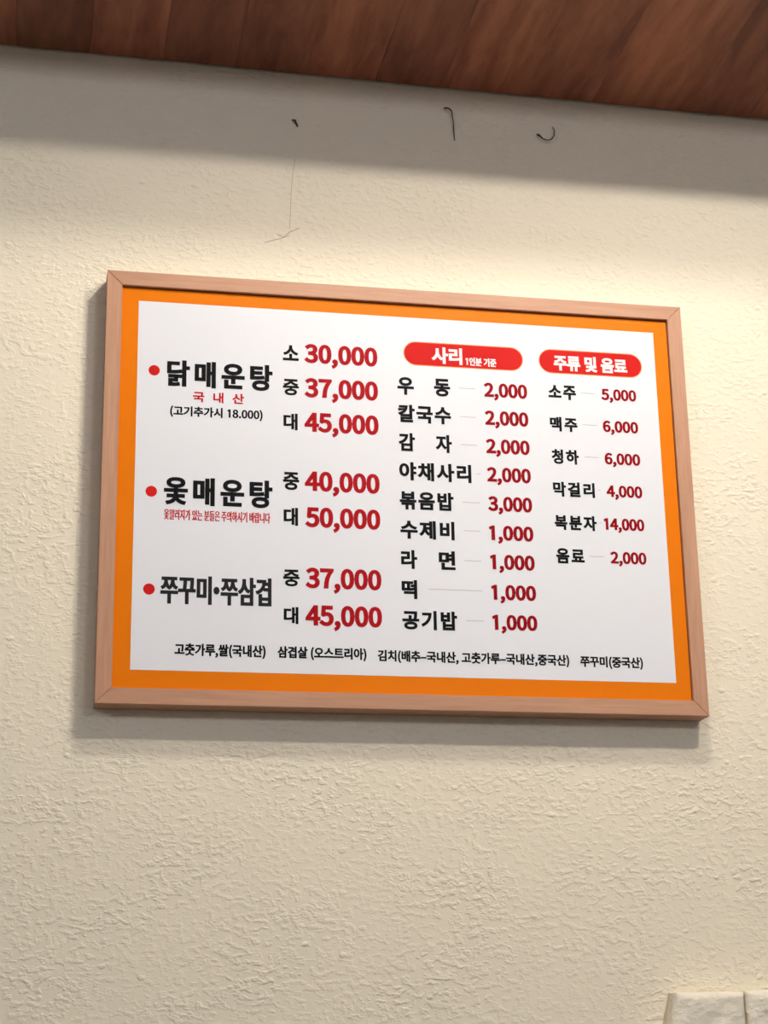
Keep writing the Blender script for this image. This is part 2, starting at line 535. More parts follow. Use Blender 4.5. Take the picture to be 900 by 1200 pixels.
# glyph outlines: one line per character: advance, then contours of bezier points (1/3000 units)
GLYPH_TEXT = '''(355:154,-49,251,-206,271,-197;290,-188,310,-180,220,-30;176,148,176,327,176,504;220,682,310,832,290,841;271,850,251,859,154,702;97,533,97,327,97,120
)355:84,-197,104,-206,201,-49;258,120,258,327,258,533;201,702,104,859,84,850;64,841,44,832,134,682;180,504,180,327,180,148;134,-30,44,-180,64,-188
,292:71,-181,79,-200,173,-160;232,-81,232,20,232,90;202,132,151,132,112,132;79,107,79,65,79,23;111,-2,149,-2,153,-2;157,-1,161,-1,160,-64;121,-114,56,-143,63,-162
.292:107,-14,146,-14,184,-14;215,16,215,59,215,103;184,132,146,132,107,132;77,103,77,59,77,16
0583:145,-14,292,-14,438,-14;532,119,532,388,532,654;438,784,292,784,145,784;53,654,53,388,53,119|379,64,292,64,205,64;145,162,145,388,145,612;205,708,292,708,379,708;439,612,439,388,439,162
1583:92,27,92,0,233,0;374,0,515,0,515,27;515,53,515,80,463,80;412,80,360,80,360,310;360,540,360,770,336,770;311,770,287,770,245,746;195,728,127,715,127,695;127,675,127,654,173,654;219,654,265,654,265,463;265,271,265,80,207,80;150,80,92,80,92,53
2583:46,19,46,0,208,0;369,0,530,0,530,28;530,55,530,83,459,83;388,83,317,83,278,83;231,79,191,76,372,247;494,403,494,558,494,694;407,784,269,784,171,784;104,739,42,671,61,653;79,635,98,617,141,668;194,706,257,706,353,706;399,642,399,554,399,421;288,268,46,57,46,38
3583:157,-14,276,-14,414,-14;524,68,524,206,524,312;452,379,361,401,361,403;361,405,361,407,443,435;498,498,498,591,498,713;403,784,273,784,185,784;117,745,59,692,76,672;93,652,110,631,154,675;208,706,270,706,351,706;400,658,400,584,400,501;347,437,187,437,187,412;187,388,187,363,366,363;426,303,426,209,426,121;362,66,270,66,183,66;125,108,80,154,63,134;47,113,30,92,81,37
4583:357,71,357,0,387,0;417,0,447,0,447,71;447,141,447,212,482,212;516,212,550,212,550,238;550,263,550,289,516,289;482,289,447,289,447,449;447,610,447,770,412,770;377,770,341,770,235,605;128,440,21,275,21,254;21,233,21,212,133,212;245,212,357,212,357,141|357,368,357,289,278,289;200,289,121,289,179,376;238,464,296,551,318,589;339,628,358,665,360,665;361,665,362,665,360,626;357,563,357,525,357,446
5583:154,-14,275,-14,404,-14;527,82,527,250,527,420;422,496,295,496,249,496;214,484,180,465,186,540;193,614,200,688,296,688;393,688,489,688,489,715;489,743,489,770,365,770;240,770,116,770,107,650;99,530,90,411,107,400;125,389,142,378,186,408;218,423,270,423,367,423;430,358,430,248,430,136;357,66,266,66,176,66;120,107,77,151,61,130;44,109,28,88,81,37
6583:169,-14,316,-14,436,-14;538,87,538,236,538,398;454,478,324,478,264,478;196,443,149,386,153,624;241,705,348,705,394,705;440,682,470,646,488,666;506,685,524,705,481,751;423,784,343,784,194,784;59,669,59,368,59,113|162,149,151,309,202,380;261,407,308,407,401,407;446,340,446,236,446,131;390,62,316,62,220,62
7583:222,292,208,0,241,0;275,0,308,0,320,301;353,481,534,712,534,731;534,751,534,770,373,770;212,770,51,770,51,743;51,715,51,688,176,688;301,688,425,688,274,478
8583:151,-14,294,-14,438,-14;535,74,535,185,535,291;473,349,405,388,405,389;405,391,405,393,451,429;507,498,507,579,507,697;428,782,296,782,176,782;85,703,85,586,85,505;133,447,189,409,189,407;189,406,189,404,119,367;48,294,48,191,48,72|398,464,347,418,255,454;172,495,172,586,172,661;224,710,295,710,377,710;425,650,425,574,425,517|384,58,295,58,203,58;133,118,133,200,133,273;178,334,239,374,349,330;443,292,443,188,443,111
9583:163,-14,247,-14,391,-14;526,106,526,418,526,663;415,784,267,784,147,784;46,684,46,534,46,375;130,292,258,292,322,292;389,329,436,386,429,147;342,66,244,66,193,66;147,88,113,125,96,105;78,85,61,65,104,20|424,625,435,466,383,393;326,363,274,363,183,363;137,431,137,534,137,640;193,709,268,709,366,709
·1050:587,511,525,511,463,511;414,461,414,399,414,337;463,288,525,288,587,288;637,337,637,399,637,461
–563:48,284,48,263,204,263;359,263,515,263,515,284;515,306,515,328,359,328;204,328,48,328,48,306
가966:724,869,695,869,695,552;695,236,695,-81,724,-81;754,-81,783,-81,783,83;783,247,783,411,833,411;883,411,934,411,934,435;934,459,934,483,883,483;833,483,783,483,783,612;783,740,783,869,754,869|247,767,102,767,102,743;102,718,102,694,218,694;334,694,451,694,431,470;299,288,58,166,74,144;90,121,106,99,414,252;538,497,538,767,393,767
감966:391,286,191,286,191,168;191,50,191,-68,391,-68;590,-68,790,-68,790,50;790,168,790,286,590,286|562,214,704,214,704,144;704,73,704,2,562,2;419,2,277,2,277,73;277,144,277,214,419,214|732,869,703,869,703,689;703,509,703,330,732,330;761,330,790,330,790,408;790,487,790,565,836,565;883,565,930,565,930,589;930,613,930,638,883,638;836,638,790,638,790,715;790,792,790,869,761,869|239,807,93,807,93,783;93,760,93,736,208,736;322,736,437,736,421,578;282,452,51,390,63,366;75,343,86,319,366,396;532,567,532,807,386,807
걸966:610,641,541,641,541,617;541,593,541,569,610,569;678,569,747,569,747,507;747,445,747,382,776,382;805,382,834,382,834,544;834,707,834,869,805,869;776,869,747,869,747,793;747,717,747,641,678,641|256,822,117,822,117,799;117,775,117,751,224,751;332,751,440,751,424,601;291,486,67,432,77,408;88,385,98,361,370,431;534,586,534,822,395,822|225,56,225,-2,225,-26;225,-49,225,-72,438,-72;652,-72,866,-72,866,-49;866,-26,866,-2,681,-2;496,-2,311,-2,311,34;311,71,311,107,485,107;660,107,834,107,834,185;834,263,834,340,630,340;426,340,223,340,223,317;223,293,223,270,397,270;572,270,747,270,747,238;747,206,747,173,573,173;399,173,225,173,225,115
겹966:249,310,220,310,220,183;220,57,220,-69,424,-69;629,-69,833,-69,833,57;833,183,833,310,804,310;776,310,747,310,747,270;747,231,747,191,600,191;453,191,307,191,307,231;307,270,307,310,278,310|307,82,307,122,453,122;600,122,747,122,747,82;747,41,747,1,600,1;453,1,307,1,307,41|776,869,747,869,747,819;747,769,747,720,676,720;605,720,534,720,539,748;542,778,542,810,399,810;256,810,113,810,113,786;113,762,113,738,225,738;336,738,447,738,432,583;297,464,65,407,76,383;88,360,99,336,309,391;455,497,513,648,591,648;669,648,747,648,747,607;747,567,747,526,665,526;583,526,501,526,501,502;501,478,501,454,583,454;665,454,747,454,747,422;747,389,747,357,776,357;804,357,833,357,833,528;833,698,833,869,804,869
고966:366,773,144,773,144,749;144,725,144,702,336,702;529,702,722,702,722,694;722,687,722,680,722,565;722,432,686,250,715,246;745,243,774,239,809,432;809,562,809,680,809,711;809,742,809,773,587,773|415,463,387,463,387,350;387,237,387,124,275,124;164,124,53,124,53,100;53,76,53,51,339,51;625,51,911,51,911,76;911,100,911,124,765,124;619,124,473,124,473,237;473,350,473,463,444,463
공966:681,269,478,269,276,269;148,204,148,93,148,-15;276,-80,478,-80,681,-80;809,-15,809,93,809,204|330,202,478,202,627,202;723,161,723,93,723,28;627,-12,478,-12,330,-12;234,28,234,93,234,161|370,820,154,820,154,797;154,773,154,750,341,750;528,750,715,750,715,747;715,744,715,741,715,666;715,596,690,498,718,495;747,492,775,488,801,586;801,664,801,741,801,767;801,794,801,820,586,820|434,609,405,609,405,548;405,487,405,426,288,426;171,426,54,426,54,403;54,379,54,355,339,355;624,355,910,355,910,379;910,403,910,426,770,426;631,426,492,426,492,487;492,548,492,609,463,609
국966:241,239,142,239,142,216;142,193,142,169,335,169;528,169,721,169,721,85;721,2,721,-82,750,-82;779,-82,808,-82,808,25;808,132,808,239,714,239;619,239,525,239,525,297;525,355,525,413,655,413;784,413,914,413,914,437;914,460,914,484,869,484;824,484,778,484,803,597;803,683,803,754,803,777;803,800,803,824,589,824;375,824,162,824,162,800;162,776,162,752,347,752;532,752,716,752,716,681;716,598,691,484,478,484;265,484,53,484,53,460;53,437,53,413,181,413;310,413,438,413,438,355;438,297,438,239,339,239
기966:774,869,745,869,745,552;745,235,745,-82,774,-82;803,-82,832,-82,832,235;832,552,832,869,803,869|256,766,108,766,108,742;108,719,108,695,227,695;346,695,464,695,446,468;318,288,64,166,79,143;95,119,110,96,429,250;553,492,553,766,404,766
김966:773,868,744,868,744,689;744,511,744,332,773,332;802,332,831,332,831,511;831,689,831,868,802,868|422,286,217,286,217,168;217,50,217,-68,422,-68;626,-68,831,-68,831,50;831,168,831,286,626,286|598,216,746,216,746,145;746,74,746,2,598,2;450,2,303,2,303,74;303,145,303,216,450,216|259,807,113,807,113,784;113,761,113,737,228,737;342,737,456,737,440,577;295,452,63,391,75,368;86,345,98,321,376,396;549,566,549,807,404,807
꾸966:603,803,498,803,498,779;498,755,498,731,575,731;651,731,728,731,727,660;724,553,691,408,589,408;487,408,386,408,429,585;429,710,429,771,429,782;429,792,429,803,326,803;224,803,122,803,122,779;122,755,122,731,196,731;270,731,343,731,342,661;335,553,296,408,215,408;134,408,53,408,53,383;53,359,53,335,181,335;309,335,437,335,437,196;437,57,437,-82,466,-82;495,-82,524,-82,524,57;524,196,524,335,653,335;782,335,911,335,911,359;911,383,911,408,867,408;823,408,779,408,814,576;814,692,814,759,814,774;814,788,814,803,709,803
내966:585,848,558,848,558,554;558,261,558,-33,585,-33;612,-33,640,-33,640,115;640,262,640,410,684,410;729,410,773,410,773,246;773,82,773,-82,801,-82;829,-82,857,-82,857,235;857,552,857,869,829,869;801,869,773,869,773,740;773,611,773,482,729,482;684,482,640,482,640,604;640,726,640,848,612,848|99,412,99,241,99,215;99,189,99,164,119,164;139,164,159,164,262,164;370,170,500,194,496,220;493,245,489,271,377,248;277,242,186,241,186,412;186,583,186,754,157,754;128,754,99,754,99,583
는966:339,384,51,384,51,361;51,338,51,314,339,314;626,314,913,314,913,338;913,361,913,384,626,384|197,834,168,834,168,727;168,620,168,513,383,513;599,513,814,513,814,536;814,560,814,583,627,583;441,583,254,583,254,667;254,750,254,834,225,834|191,218,162,218,162,126;162,34,162,-59,381,-59;600,-59,819,-59,819,-35;819,-11,819,13,629,13;439,13,249,13,249,81;249,150,249,218,220,218
니966:772,869,744,869,744,552;744,235,744,-82,772,-82;801,-82,830,-82,830,235;830,552,830,869,801,869|112,417,112,238,112,213;112,188,112,163,138,163;164,163,190,163,340,163;491,174,657,209,653,234;649,258,645,283,488,251;341,238,199,238,199,417;199,596,199,775,170,775;141,775,112,775,112,596
다966:724,869,695,869,695,551;695,234,695,-83,724,-83;754,-83,783,-83,783,85;783,253,783,421,834,421;886,421,938,421,938,445;938,470,938,494,886,494;834,494,783,494,783,619;783,744,783,869,754,869|240,776,93,776,93,569;93,362,93,154,118,154;143,154,168,154,347,154;471,160,618,186,614,211;611,236,607,261,468,235;348,228,180,228,180,387;180,546,180,705,298,705;416,705,534,705,534,729;534,752,534,776,387,776
닭966:595,316,498,316,498,293;498,270,498,247,567,247;635,247,704,247,704,140;704,33,704,-75,732,-75;761,-75,790,-75,790,56;790,186,790,316,693,316|234,809,95,809,95,675;95,541,95,407,119,407;144,407,168,407,363,407;479,413,612,440,609,464;605,487,602,511,475,484;364,477,181,477,181,564;181,651,181,738,292,738;403,738,514,738,514,762;514,785,514,809,374,809|732,869,703,869,703,699;703,529,703,359,732,359;761,359,790,359,790,431;790,502,790,574,836,574;883,574,930,574,930,598;930,622,930,646,883,646;836,646,790,646,790,720;790,794,790,869,761,869|250,316,147,316,147,294;147,271,147,249,222,249;298,249,373,249,373,220;373,190,373,161,298,161;224,161,149,161,149,84;149,7,149,-69,168,-69;187,-69,206,-69,361,-69;435,-67,528,-47,525,-25;522,-3,519,19,436,2;366,-2,234,-2,234,31;234,64,234,98,308,98;383,98,457,98,457,171;457,243,457,316,354,316
대966:587,848,560,848,560,554;560,261,560,-33,587,-33;614,-33,641,-33,641,117;641,266,641,416,686,416;730,416,775,416,775,250;775,84,775,-82,803,-82;831,-82,858,-82,858,235;858,552,858,869,831,869;803,869,775,869,775,742;775,614,775,487,730,487;686,487,641,487,641,607;641,728,641,848,614,848|204,753,86,753,86,553;86,353,86,152,107,152;127,152,148,152,291,152;387,157,500,181,497,205;494,229,492,253,389,231;299,227,173,226,173,378;173,530,173,682,262,682;350,682,439,682,439,706;439,729,439,753,321,753
동966:684,262,481,262,278,262;155,200,155,90,155,-19;278,-81,481,-81,684,-81;806,-19,806,90,806,200|332,193,481,193,629,193;718,155,718,90,718,24;629,-13,481,-13,332,-13;244,24,244,90,244,155|375,825,161,825,161,720;161,614,161,509,254,509;346,509,439,509,439,473;439,437,439,400,310,400;181,400,53,400,53,377;53,353,53,330,339,330;625,330,912,330,912,353;912,377,912,400,783,400;653,400,524,400,524,437;524,473,524,509,620,509;715,509,811,509,811,533;811,556,811,580,623,580;435,580,247,580,247,638;247,697,247,755,433,755;619,755,805,755,805,778;805,801,805,825,590,825
들966:339,472,53,472,53,448;53,425,53,401,339,401;625,401,912,401,912,425;912,448,912,472,625,472|378,837,167,837,167,741;167,645,167,548,381,548;595,548,809,548,809,572;809,595,809,619,624,619;438,619,253,619,253,668;253,717,253,767,435,767;617,767,799,767,799,790;799,814,799,837,589,837|159,53,159,-1,159,-24;159,-47,159,-70,382,-70;605,-70,829,-70,829,-47;829,-24,829,-1,634,-1;439,-1,244,-1,244,31;244,63,244,96,429,96;615,96,800,96,800,170;800,244,800,318,586,318;371,318,157,318,157,296;157,273,157,250,343,250;529,250,715,250,715,220;715,190,715,161,530,161;344,161,159,161,159,107
떡966:410,255,193,255,193,231;193,208,193,184,381,184;569,184,757,184,757,95;757,6,757,-83,786,-83;815,-83,843,-83,843,30;843,143,843,255,627,255|642,624,584,624,584,600;584,577,584,554,642,554;700,554,757,554,757,470;757,386,757,301,786,301;815,301,843,301,843,491;843,680,843,869,815,869;786,869,757,869,757,787;757,706,757,624,700,624|158,796,78,796,78,651;78,506,78,360,91,360;105,360,119,360,178,360;248,360,335,380,332,404;329,428,326,452,265,438;209,434,163,432,163,529;163,627,163,725,214,725;266,725,317,725,317,749;317,772,317,796,237,796|456,796,369,796,369,651;369,506,369,360,384,360;400,360,416,360,521,360;589,362,675,381,672,405;669,429,666,453,596,436;536,433,455,432,455,529;455,627,455,725,514,725;572,725,631,725,631,749;631,772,631,796,544,796
라966:725,869,696,869,696,551;696,234,696,-83,725,-83;754,-83,783,-83,783,84;783,251,783,418,834,418;886,418,938,418,938,443;938,467,938,492,886,492;834,492,783,492,783,617;783,743,783,869,754,869|232,780,89,780,89,757;89,733,89,709,203,709;318,709,432,709,432,643;432,577,432,511,318,511;205,511,91,511,91,389;91,268,91,146,117,146;142,146,167,146,348,146;474,153,622,181,619,204;616,228,613,252,472,226;350,220,178,220,178,293;178,366,178,439,291,439;404,439,518,439,518,553;518,667,518,780,375,780
랍966:221,301,192,301,192,178;192,54,192,-69,391,-69;591,-69,790,-69,790,54;790,178,790,301,761,301;732,301,703,301,703,263;703,224,703,186,561,186;420,186,278,186,278,224;278,263,278,301,250,301|278,78,278,117,420,117;561,117,703,117,703,78;703,40,703,2,561,2;420,2,278,2,278,40|732,868,703,868,703,693;703,518,703,343,732,343;761,343,790,343,790,418;790,492,790,566,837,566;884,566,931,566,931,591;931,615,931,640,884,640;837,640,790,640,790,716;790,792,790,868,761,868|234,821,91,821,91,798;91,774,91,750,206,750;320,750,434,750,434,711;434,673,434,634,320,634;207,634,93,634,93,545;93,455,93,366,118,366;143,366,168,366,345,366;470,372,620,397,617,421;614,445,611,470,466,444;346,438,180,438,180,481;180,523,180,566,293,566;406,566,519,566,519,651;519,736,519,821,376,821
러966:626,504,566,504,566,480;566,456,566,432,626,432;687,432,747,432,747,260;747,89,747,-83,776,-83;804,-83,833,-83,833,234;833,551,833,869,804,869;776,869,747,869,747,747;747,626,747,504,687,504|227,780,85,780,85,757;85,733,85,709,198,709;311,709,424,709,424,646;424,582,424,519,312,519;200,519,88,519,88,394;88,270,88,145,112,145;137,145,161,145,331,145;453,151,595,176,592,201;590,225,587,249,452,224;334,218,174,218,174,295;174,371,174,447,286,447;398,447,509,447,509,558;509,669,509,780,368,780
료966:160,432,160,358,160,334;160,311,160,287,204,287;249,287,293,287,293,227;293,168,293,108,213,108;133,108,53,108,53,84;53,60,53,36,340,36;627,36,914,36,914,60;914,84,914,108,836,108;759,108,682,108,682,168;682,227,682,287,731,287;780,287,829,287,829,311;829,334,829,358,634,358;440,358,246,358,246,409;246,460,246,511,433,511;620,511,807,511,807,606;807,702,807,798,590,798;374,798,158,798,158,775;158,751,158,727,345,727;533,727,721,727,721,678;721,630,721,581,534,581;347,581,160,581,160,507|451,108,378,108,378,168;378,227,378,287,451,287;524,287,597,287,597,227;597,168,597,108,524,108
루966:158,524,158,461,158,437;158,414,158,390,382,390;606,390,830,390,830,414;830,437,830,461,635,461;440,461,245,461,245,501;245,542,245,582,433,582;621,582,809,582,809,665;809,748,809,831,591,831;373,831,154,831,154,807;154,784,154,761,343,761;532,761,721,761,721,723;721,686,721,649,533,649;345,649,158,649,158,586|339,292,51,292,51,268;51,244,51,221,180,221;308,221,437,221,437,119;437,18,437,-83,466,-83;495,-83,524,-83,524,18;524,119,524,221,654,221;783,221,913,221,913,244;913,268,913,292,626,292
류966:339,303,51,303,51,279;51,256,51,232,126,232;201,232,275,232,275,127;275,23,275,-82,304,-82;333,-82,362,-82,362,23;362,127,362,232,442,232;522,232,602,232,602,127;602,23,602,-82,631,-82;660,-82,689,-82,689,23;689,127,689,232,764,232;838,232,913,232,913,256;913,279,913,303,626,303|158,532,158,471,158,447;158,423,158,399,382,399;606,399,830,399,830,423;830,447,830,471,635,471;440,471,245,471,245,509;245,548,245,587,433,587;621,587,809,587,809,669;809,750,809,832,591,832;373,832,154,832,154,808;154,784,154,761,343,761;532,761,721,761,721,725;721,689,721,653,533,653;345,653,158,653,158,592
리966:773,869,745,869,745,551;745,234,745,-83,773,-83;802,-83,831,-83,831,234;831,551,831,869,802,869|251,780,105,780,105,757;105,733,105,709,222,709;339,709,456,709,456,643;456,577,456,512,340,512;223,512,107,512,107,390;107,269,107,147,133,147;160,147,186,147,350,147;493,153,664,182,661,206;658,229,655,253,489,227;351,220,195,220,195,293;195,367,195,441,312,441;428,441,544,441,544,554;544,667,544,780,398,780
막966:237,797,91,797,91,657;91,516,91,376,237,376;383,376,528,376,528,516;528,657,528,797,383,797|354,728,443,728,443,634;443,540,443,446,354,446;265,446,176,446,176,540;176,634,176,728,265,728|378,255,172,255,172,232;172,208,172,185,349,185;526,185,703,185,703,96;703,6,703,-83,732,-83;761,-83,790,-83,790,30;790,143,790,255,584,255|732,869,703,869,703,681;703,493,703,306,732,306;761,306,790,306,790,387;790,468,790,549,836,549;883,549,930,549,930,574;930,598,930,622,883,622;836,622,790,622,790,704;790,786,790,869,761,869
매966:207,758,86,758,86,563;86,368,86,173,207,173;328,173,449,173,449,368;449,563,449,758,328,758|300,689,367,689,367,540;367,391,367,243,300,243;234,243,168,243,168,391;168,540,168,689,234,689|593,849,565,849,565,555;565,261,565,-34,593,-34;620,-34,648,-34,648,118;648,269,648,420,691,420;734,420,776,420,776,253;776,85,776,-82,804,-82;832,-82,860,-82,860,235;860,552,860,869,832,869;804,869,776,869,776,743;776,618,776,493,734,493;691,493,648,493,648,611;648,730,648,849,620,849
맥966:429,250,216,250,216,226;216,202,216,179,400,179;583,179,767,179,767,92;767,5,767,-82,796,-82;824,-82,853,-82,853,29;853,139,853,250,641,250|217,787,95,787,95,649;95,512,95,374,217,374;339,374,461,374,461,512;461,649,461,787,339,787|312,718,379,718,379,626;379,534,379,442,312,442;244,442,176,442,176,534;176,626,176,718,244,718|593,850,566,850,566,669;566,489,566,309,593,309;621,309,648,309,648,390;648,471,648,553,689,553;729,553,770,553,770,469;770,386,770,303,798,303;825,303,853,303,853,491;853,679,853,868,825,868;798,868,770,868,770,786;770,705,770,624,729,624;689,624,648,624,648,699;648,775,648,850,621,850
면966:357,715,444,715,444,614;444,512,444,411,357,411;269,411,182,411,182,512;182,614,182,715,269,715|529,585,529,629,602,629;674,629,747,629,747,585;747,542,747,498,674,498;602,498,529,498,529,542|776,868,747,868,747,812;747,757,747,702,674,702;602,702,529,702,529,730;529,758,529,786,385,786;241,786,97,786,97,638;97,489,97,341,241,341;385,341,529,341,529,370;529,398,529,426,602,426;674,426,747,426,747,342;747,258,747,174,776,174;805,174,834,174,834,405;834,637,834,868,805,868|253,236,224,236,224,137;224,38,224,-61,435,-61;645,-61,856,-61,856,-37;856,-13,856,11,674,11;493,11,311,11,311,86;311,161,311,236,282,236
미966:252,775,106,775,106,569;106,363,106,157,252,157;397,157,543,157,543,363;543,569,543,775,397,775|370,706,459,706,459,546;459,387,459,227,370,227;281,227,192,227,192,387;192,546,192,706,281,706|772,869,743,869,743,551;743,234,743,-83,772,-83;801,-83,830,-83,830,234;830,551,830,869,801,869
및966:250,807,102,807,102,678;102,548,102,419,250,419;397,419,545,419,545,548;545,678,545,807,397,807|369,737,460,737,460,654;460,571,460,488,369,488;278,488,187,488,187,571;187,654,187,737,278,737|772,869,744,869,744,687;744,505,744,324,772,324;801,324,830,324,830,505;830,687,830,869,801,869|515,351,486,351,486,320;486,289,486,258,393,258;300,258,207,258,207,236;207,214,207,191,300,191;393,191,485,191,484,98;333,7,169,-12,179,-34;189,-56,200,-79,343,-59;473,6,529,95,586,7;713,-59,856,-79,866,-56;876,-34,887,-12,723,9;576,100,575,191,667,191;760,191,853,191,853,214;853,236,853,258,760,258;667,258,574,258,574,289;574,320,574,351,544,351
바966:119,788,90,788,90,574;90,360,90,146,238,146;385,146,533,146,533,360;533,574,533,788,504,788;475,788,446,788,446,704;446,621,446,538,356,538;266,538,176,538,176,621;176,704,176,788,148,788|176,385,176,468,266,468;356,468,446,468,446,385;446,302,446,218,356,218;266,218,176,218,176,302|724,869,695,869,695,552;695,235,695,-82,724,-82;754,-82,783,-82,783,85;783,253,783,420,834,420;886,420,938,420,938,445;938,470,938,495,886,495;834,495,783,495,783,619;783,744,783,869,754,869
밥966:120,820,91,820,91,676;91,533,91,389,238,389;385,389,532,389,532,533;532,676,532,820,503,820;474,820,445,820,445,774;445,728,445,682,356,682;267,682,178,682,178,728;178,774,178,820,149,820|178,561,178,612,267,612;356,612,445,612,445,561;445,510,445,459,356,459;267,459,178,459,178,510|220,303,191,303,191,179;191,55,191,-69,391,-69;590,-69,790,-69,790,55;790,179,790,303,761,303;732,303,703,303,703,265;703,227,703,189,561,189;419,189,277,189,277,227;277,265,277,303,249,303|277,81,277,120,419,120;561,120,703,120,703,81;703,41,703,2,561,2;419,2,277,2,277,41|732,869,703,869,703,695;703,521,703,347,732,347;761,347,790,347,790,423;790,500,790,577,836,577;883,577,930,577,930,601;930,626,930,650,883,650;836,650,790,650,790,723;790,796,790,869,761,869
배966:114,778,86,778,86,571;86,363,86,155,207,155;328,155,450,155,450,363;450,571,450,778,423,778;396,778,369,778,369,701;369,624,369,547,302,547;236,547,169,547,169,624;169,701,169,778,141,778|169,394,169,477,236,477;302,477,369,477,369,394;369,310,369,227,302,227;236,227,169,227,169,310|593,849,565,849,565,555;565,261,565,-34,593,-34;620,-34,648,-34,648,118;648,269,648,420,691,420;734,420,776,420,776,253;776,85,776,-82,804,-82;832,-82,860,-82,860,235;860,552,860,869,832,869;804,869,776,869,776,743;776,618,776,493,734,493;691,493,648,493,648,611;648,730,648,849,620,849
복966:367,214,148,214,148,191;148,167,148,144,338,144;528,144,717,144,717,69;717,-7,717,-82,746,-82;776,-82,805,-82,805,17;805,116,805,214,586,214|252,634,252,671,405,671;559,671,712,671,712,634;712,598,712,561,559,561;405,561,252,561,252,598|195,847,166,847,166,728;166,609,166,491,257,491;347,491,438,491,438,453;438,416,438,378,310,378;181,378,53,378,53,354;53,331,53,307,339,307;625,307,911,307,911,331;911,354,911,378,782,378;654,378,525,378,525,416;525,453,525,491,616,491;707,491,798,491,798,609;798,728,798,847,770,847;741,847,712,847,712,811;712,775,712,738,559,738;405,738,252,738,252,775;252,811,252,847,223,847
볶966:244,238,139,238,139,215;139,191,139,167,216,167;293,167,370,167,370,84;370,2,370,-81,398,-81;426,-81,455,-81,455,26;455,132,455,238,349,238|603,238,500,238,500,215;500,191,500,167,575,167;649,167,724,167,724,84;724,2,724,-81,752,-81;781,-81,810,-81,810,26;810,132,810,238,707,238|252,638,252,674,405,674;559,674,712,674,712,638;712,602,712,565,559,565;405,565,252,565,252,602|195,850,166,850,166,731;166,613,166,495,257,495;347,495,438,495,438,461;438,428,438,394,310,394;181,394,53,394,53,370;53,347,53,324,339,324;625,324,911,324,911,347;911,370,911,394,782,394;654,394,525,394,525,428;525,461,525,495,616,495;707,495,798,495,798,613;798,731,798,850,770,850;741,850,712,850,712,814;712,778,712,742,559,742;405,742,252,742,252,778;252,814,252,850,223,850
분966:195,838,166,838,166,711;166,585,166,458,377,458;588,458,798,458,798,585;798,711,798,838,770,838;741,838,712,838,712,798;712,758,712,717,559,717;405,717,252,717,252,758;252,798,252,838,223,838|252,610,252,650,405,650;559,650,712,650,712,610;712,569,712,528,559,528;405,528,252,528,252,569|339,367,51,367,51,343;51,320,51,296,183,296;314,296,445,296,445,235;445,174,445,112,474,112;503,112,532,112,532,174;532,235,532,296,659,296;786,296,913,296,913,320;913,343,913,367,626,367|189,197,161,197,161,111;161,25,161,-61,380,-61;598,-61,817,-61,817,-37;817,-13,817,11,627,11;437,11,247,11,247,73;247,135,247,197,218,197
비966:772,869,743,869,743,551;743,234,743,-83,772,-83;801,-83,830,-83,830,234;830,551,830,869,801,869|135,788,106,788,106,574;106,360,106,146,255,146;404,146,554,146,554,360;554,574,554,788,525,788;496,788,467,788,467,704;467,621,467,538,376,538;285,538,193,538,193,621;193,704,193,788,164,788|193,385,193,468,285,468;376,468,467,468,467,385;467,302,467,218,376,218;285,218,193,218,193,302
사966:313,787,285,787,285,730;285,673,285,617,285,442;178,261,39,191,57,168;75,144,92,121,200,178;287,296,329,436,371,305;456,193,559,140,577,163;595,186,612,209,478,276;371,449,371,617,371,673;371,730,371,787,342,787|724,869,695,869,695,552;695,235,695,-82,724,-82;754,-82,783,-82,783,82;783,246,783,410,834,410;886,410,938,410,938,435;938,459,938,484,886,484;834,484,783,484,783,612;783,741,783,869,754,869
산966:314,811,286,811,286,772;286,733,286,694,286,547;193,419,48,368,64,345;80,321,96,298,208,341;292,428,332,539,374,439;456,360,562,321,577,345;591,368,606,391,467,439;372,561,372,691,372,731;372,771,372,811,343,811|732,869,703,869,703,635;703,401,703,167,732,167;761,167,790,167,790,279;790,392,790,504,836,504;883,504,930,504,930,529;930,553,930,578,883,578;836,578,790,578,790,675;790,772,790,869,761,869|229,234,200,234,200,136;200,37,200,-61,410,-61;621,-61,832,-61,832,-37;832,-13,832,11,651,11;469,11,288,11,288,85;288,160,288,234,258,234
살966:313,836,285,836,285,811;285,786,285,762,285,620;190,501,47,453,62,429;76,406,90,382,204,423;290,506,330,614,371,520;452,447,558,412,573,434;588,457,603,479,464,523;371,634,371,763,371,787;371,812,371,836,342,836|732,869,703,869,703,703;703,538,703,373,732,373;761,373,790,373,790,445;790,517,790,589,836,589;883,589,930,589,930,613;930,638,930,662,883,662;836,662,790,662,790,731;790,800,790,869,761,869|189,55,189,-1,189,-25;189,-48,189,-71,401,-71;612,-71,824,-71,824,-48;824,-25,824,-1,640,-1;457,-1,274,-1,274,33;274,68,274,102,446,102;618,102,790,102,790,178;790,254,790,330,589,330;388,330,187,330,187,307;187,284,187,261,359,261;532,261,704,261,704,229;704,198,704,167,532,167;361,167,189,167,189,111
삼966:392,269,193,269,193,156;193,43,193,-69,392,-69;591,-69,790,-69,790,43;790,156,790,269,591,269|562,199,704,199,704,133;704,68,704,2,562,2;420,2,278,2,278,68;278,133,278,199,420,199|314,820,286,820,286,789;286,757,286,726,286,582;192,454,48,401,64,378;79,355,95,332,208,376;292,463,332,575,374,476;455,398,558,359,573,382;589,405,604,428,466,476;372,598,372,728,372,759;372,790,372,820,343,820|732,869,703,869,703,683;703,498,703,313,732,313;761,313,790,313,790,395;790,478,790,560,836,560;883,560,930,560,930,584;930,608,930,632,883,632;836,632,790,632,790,711;790,790,790,869,761,869
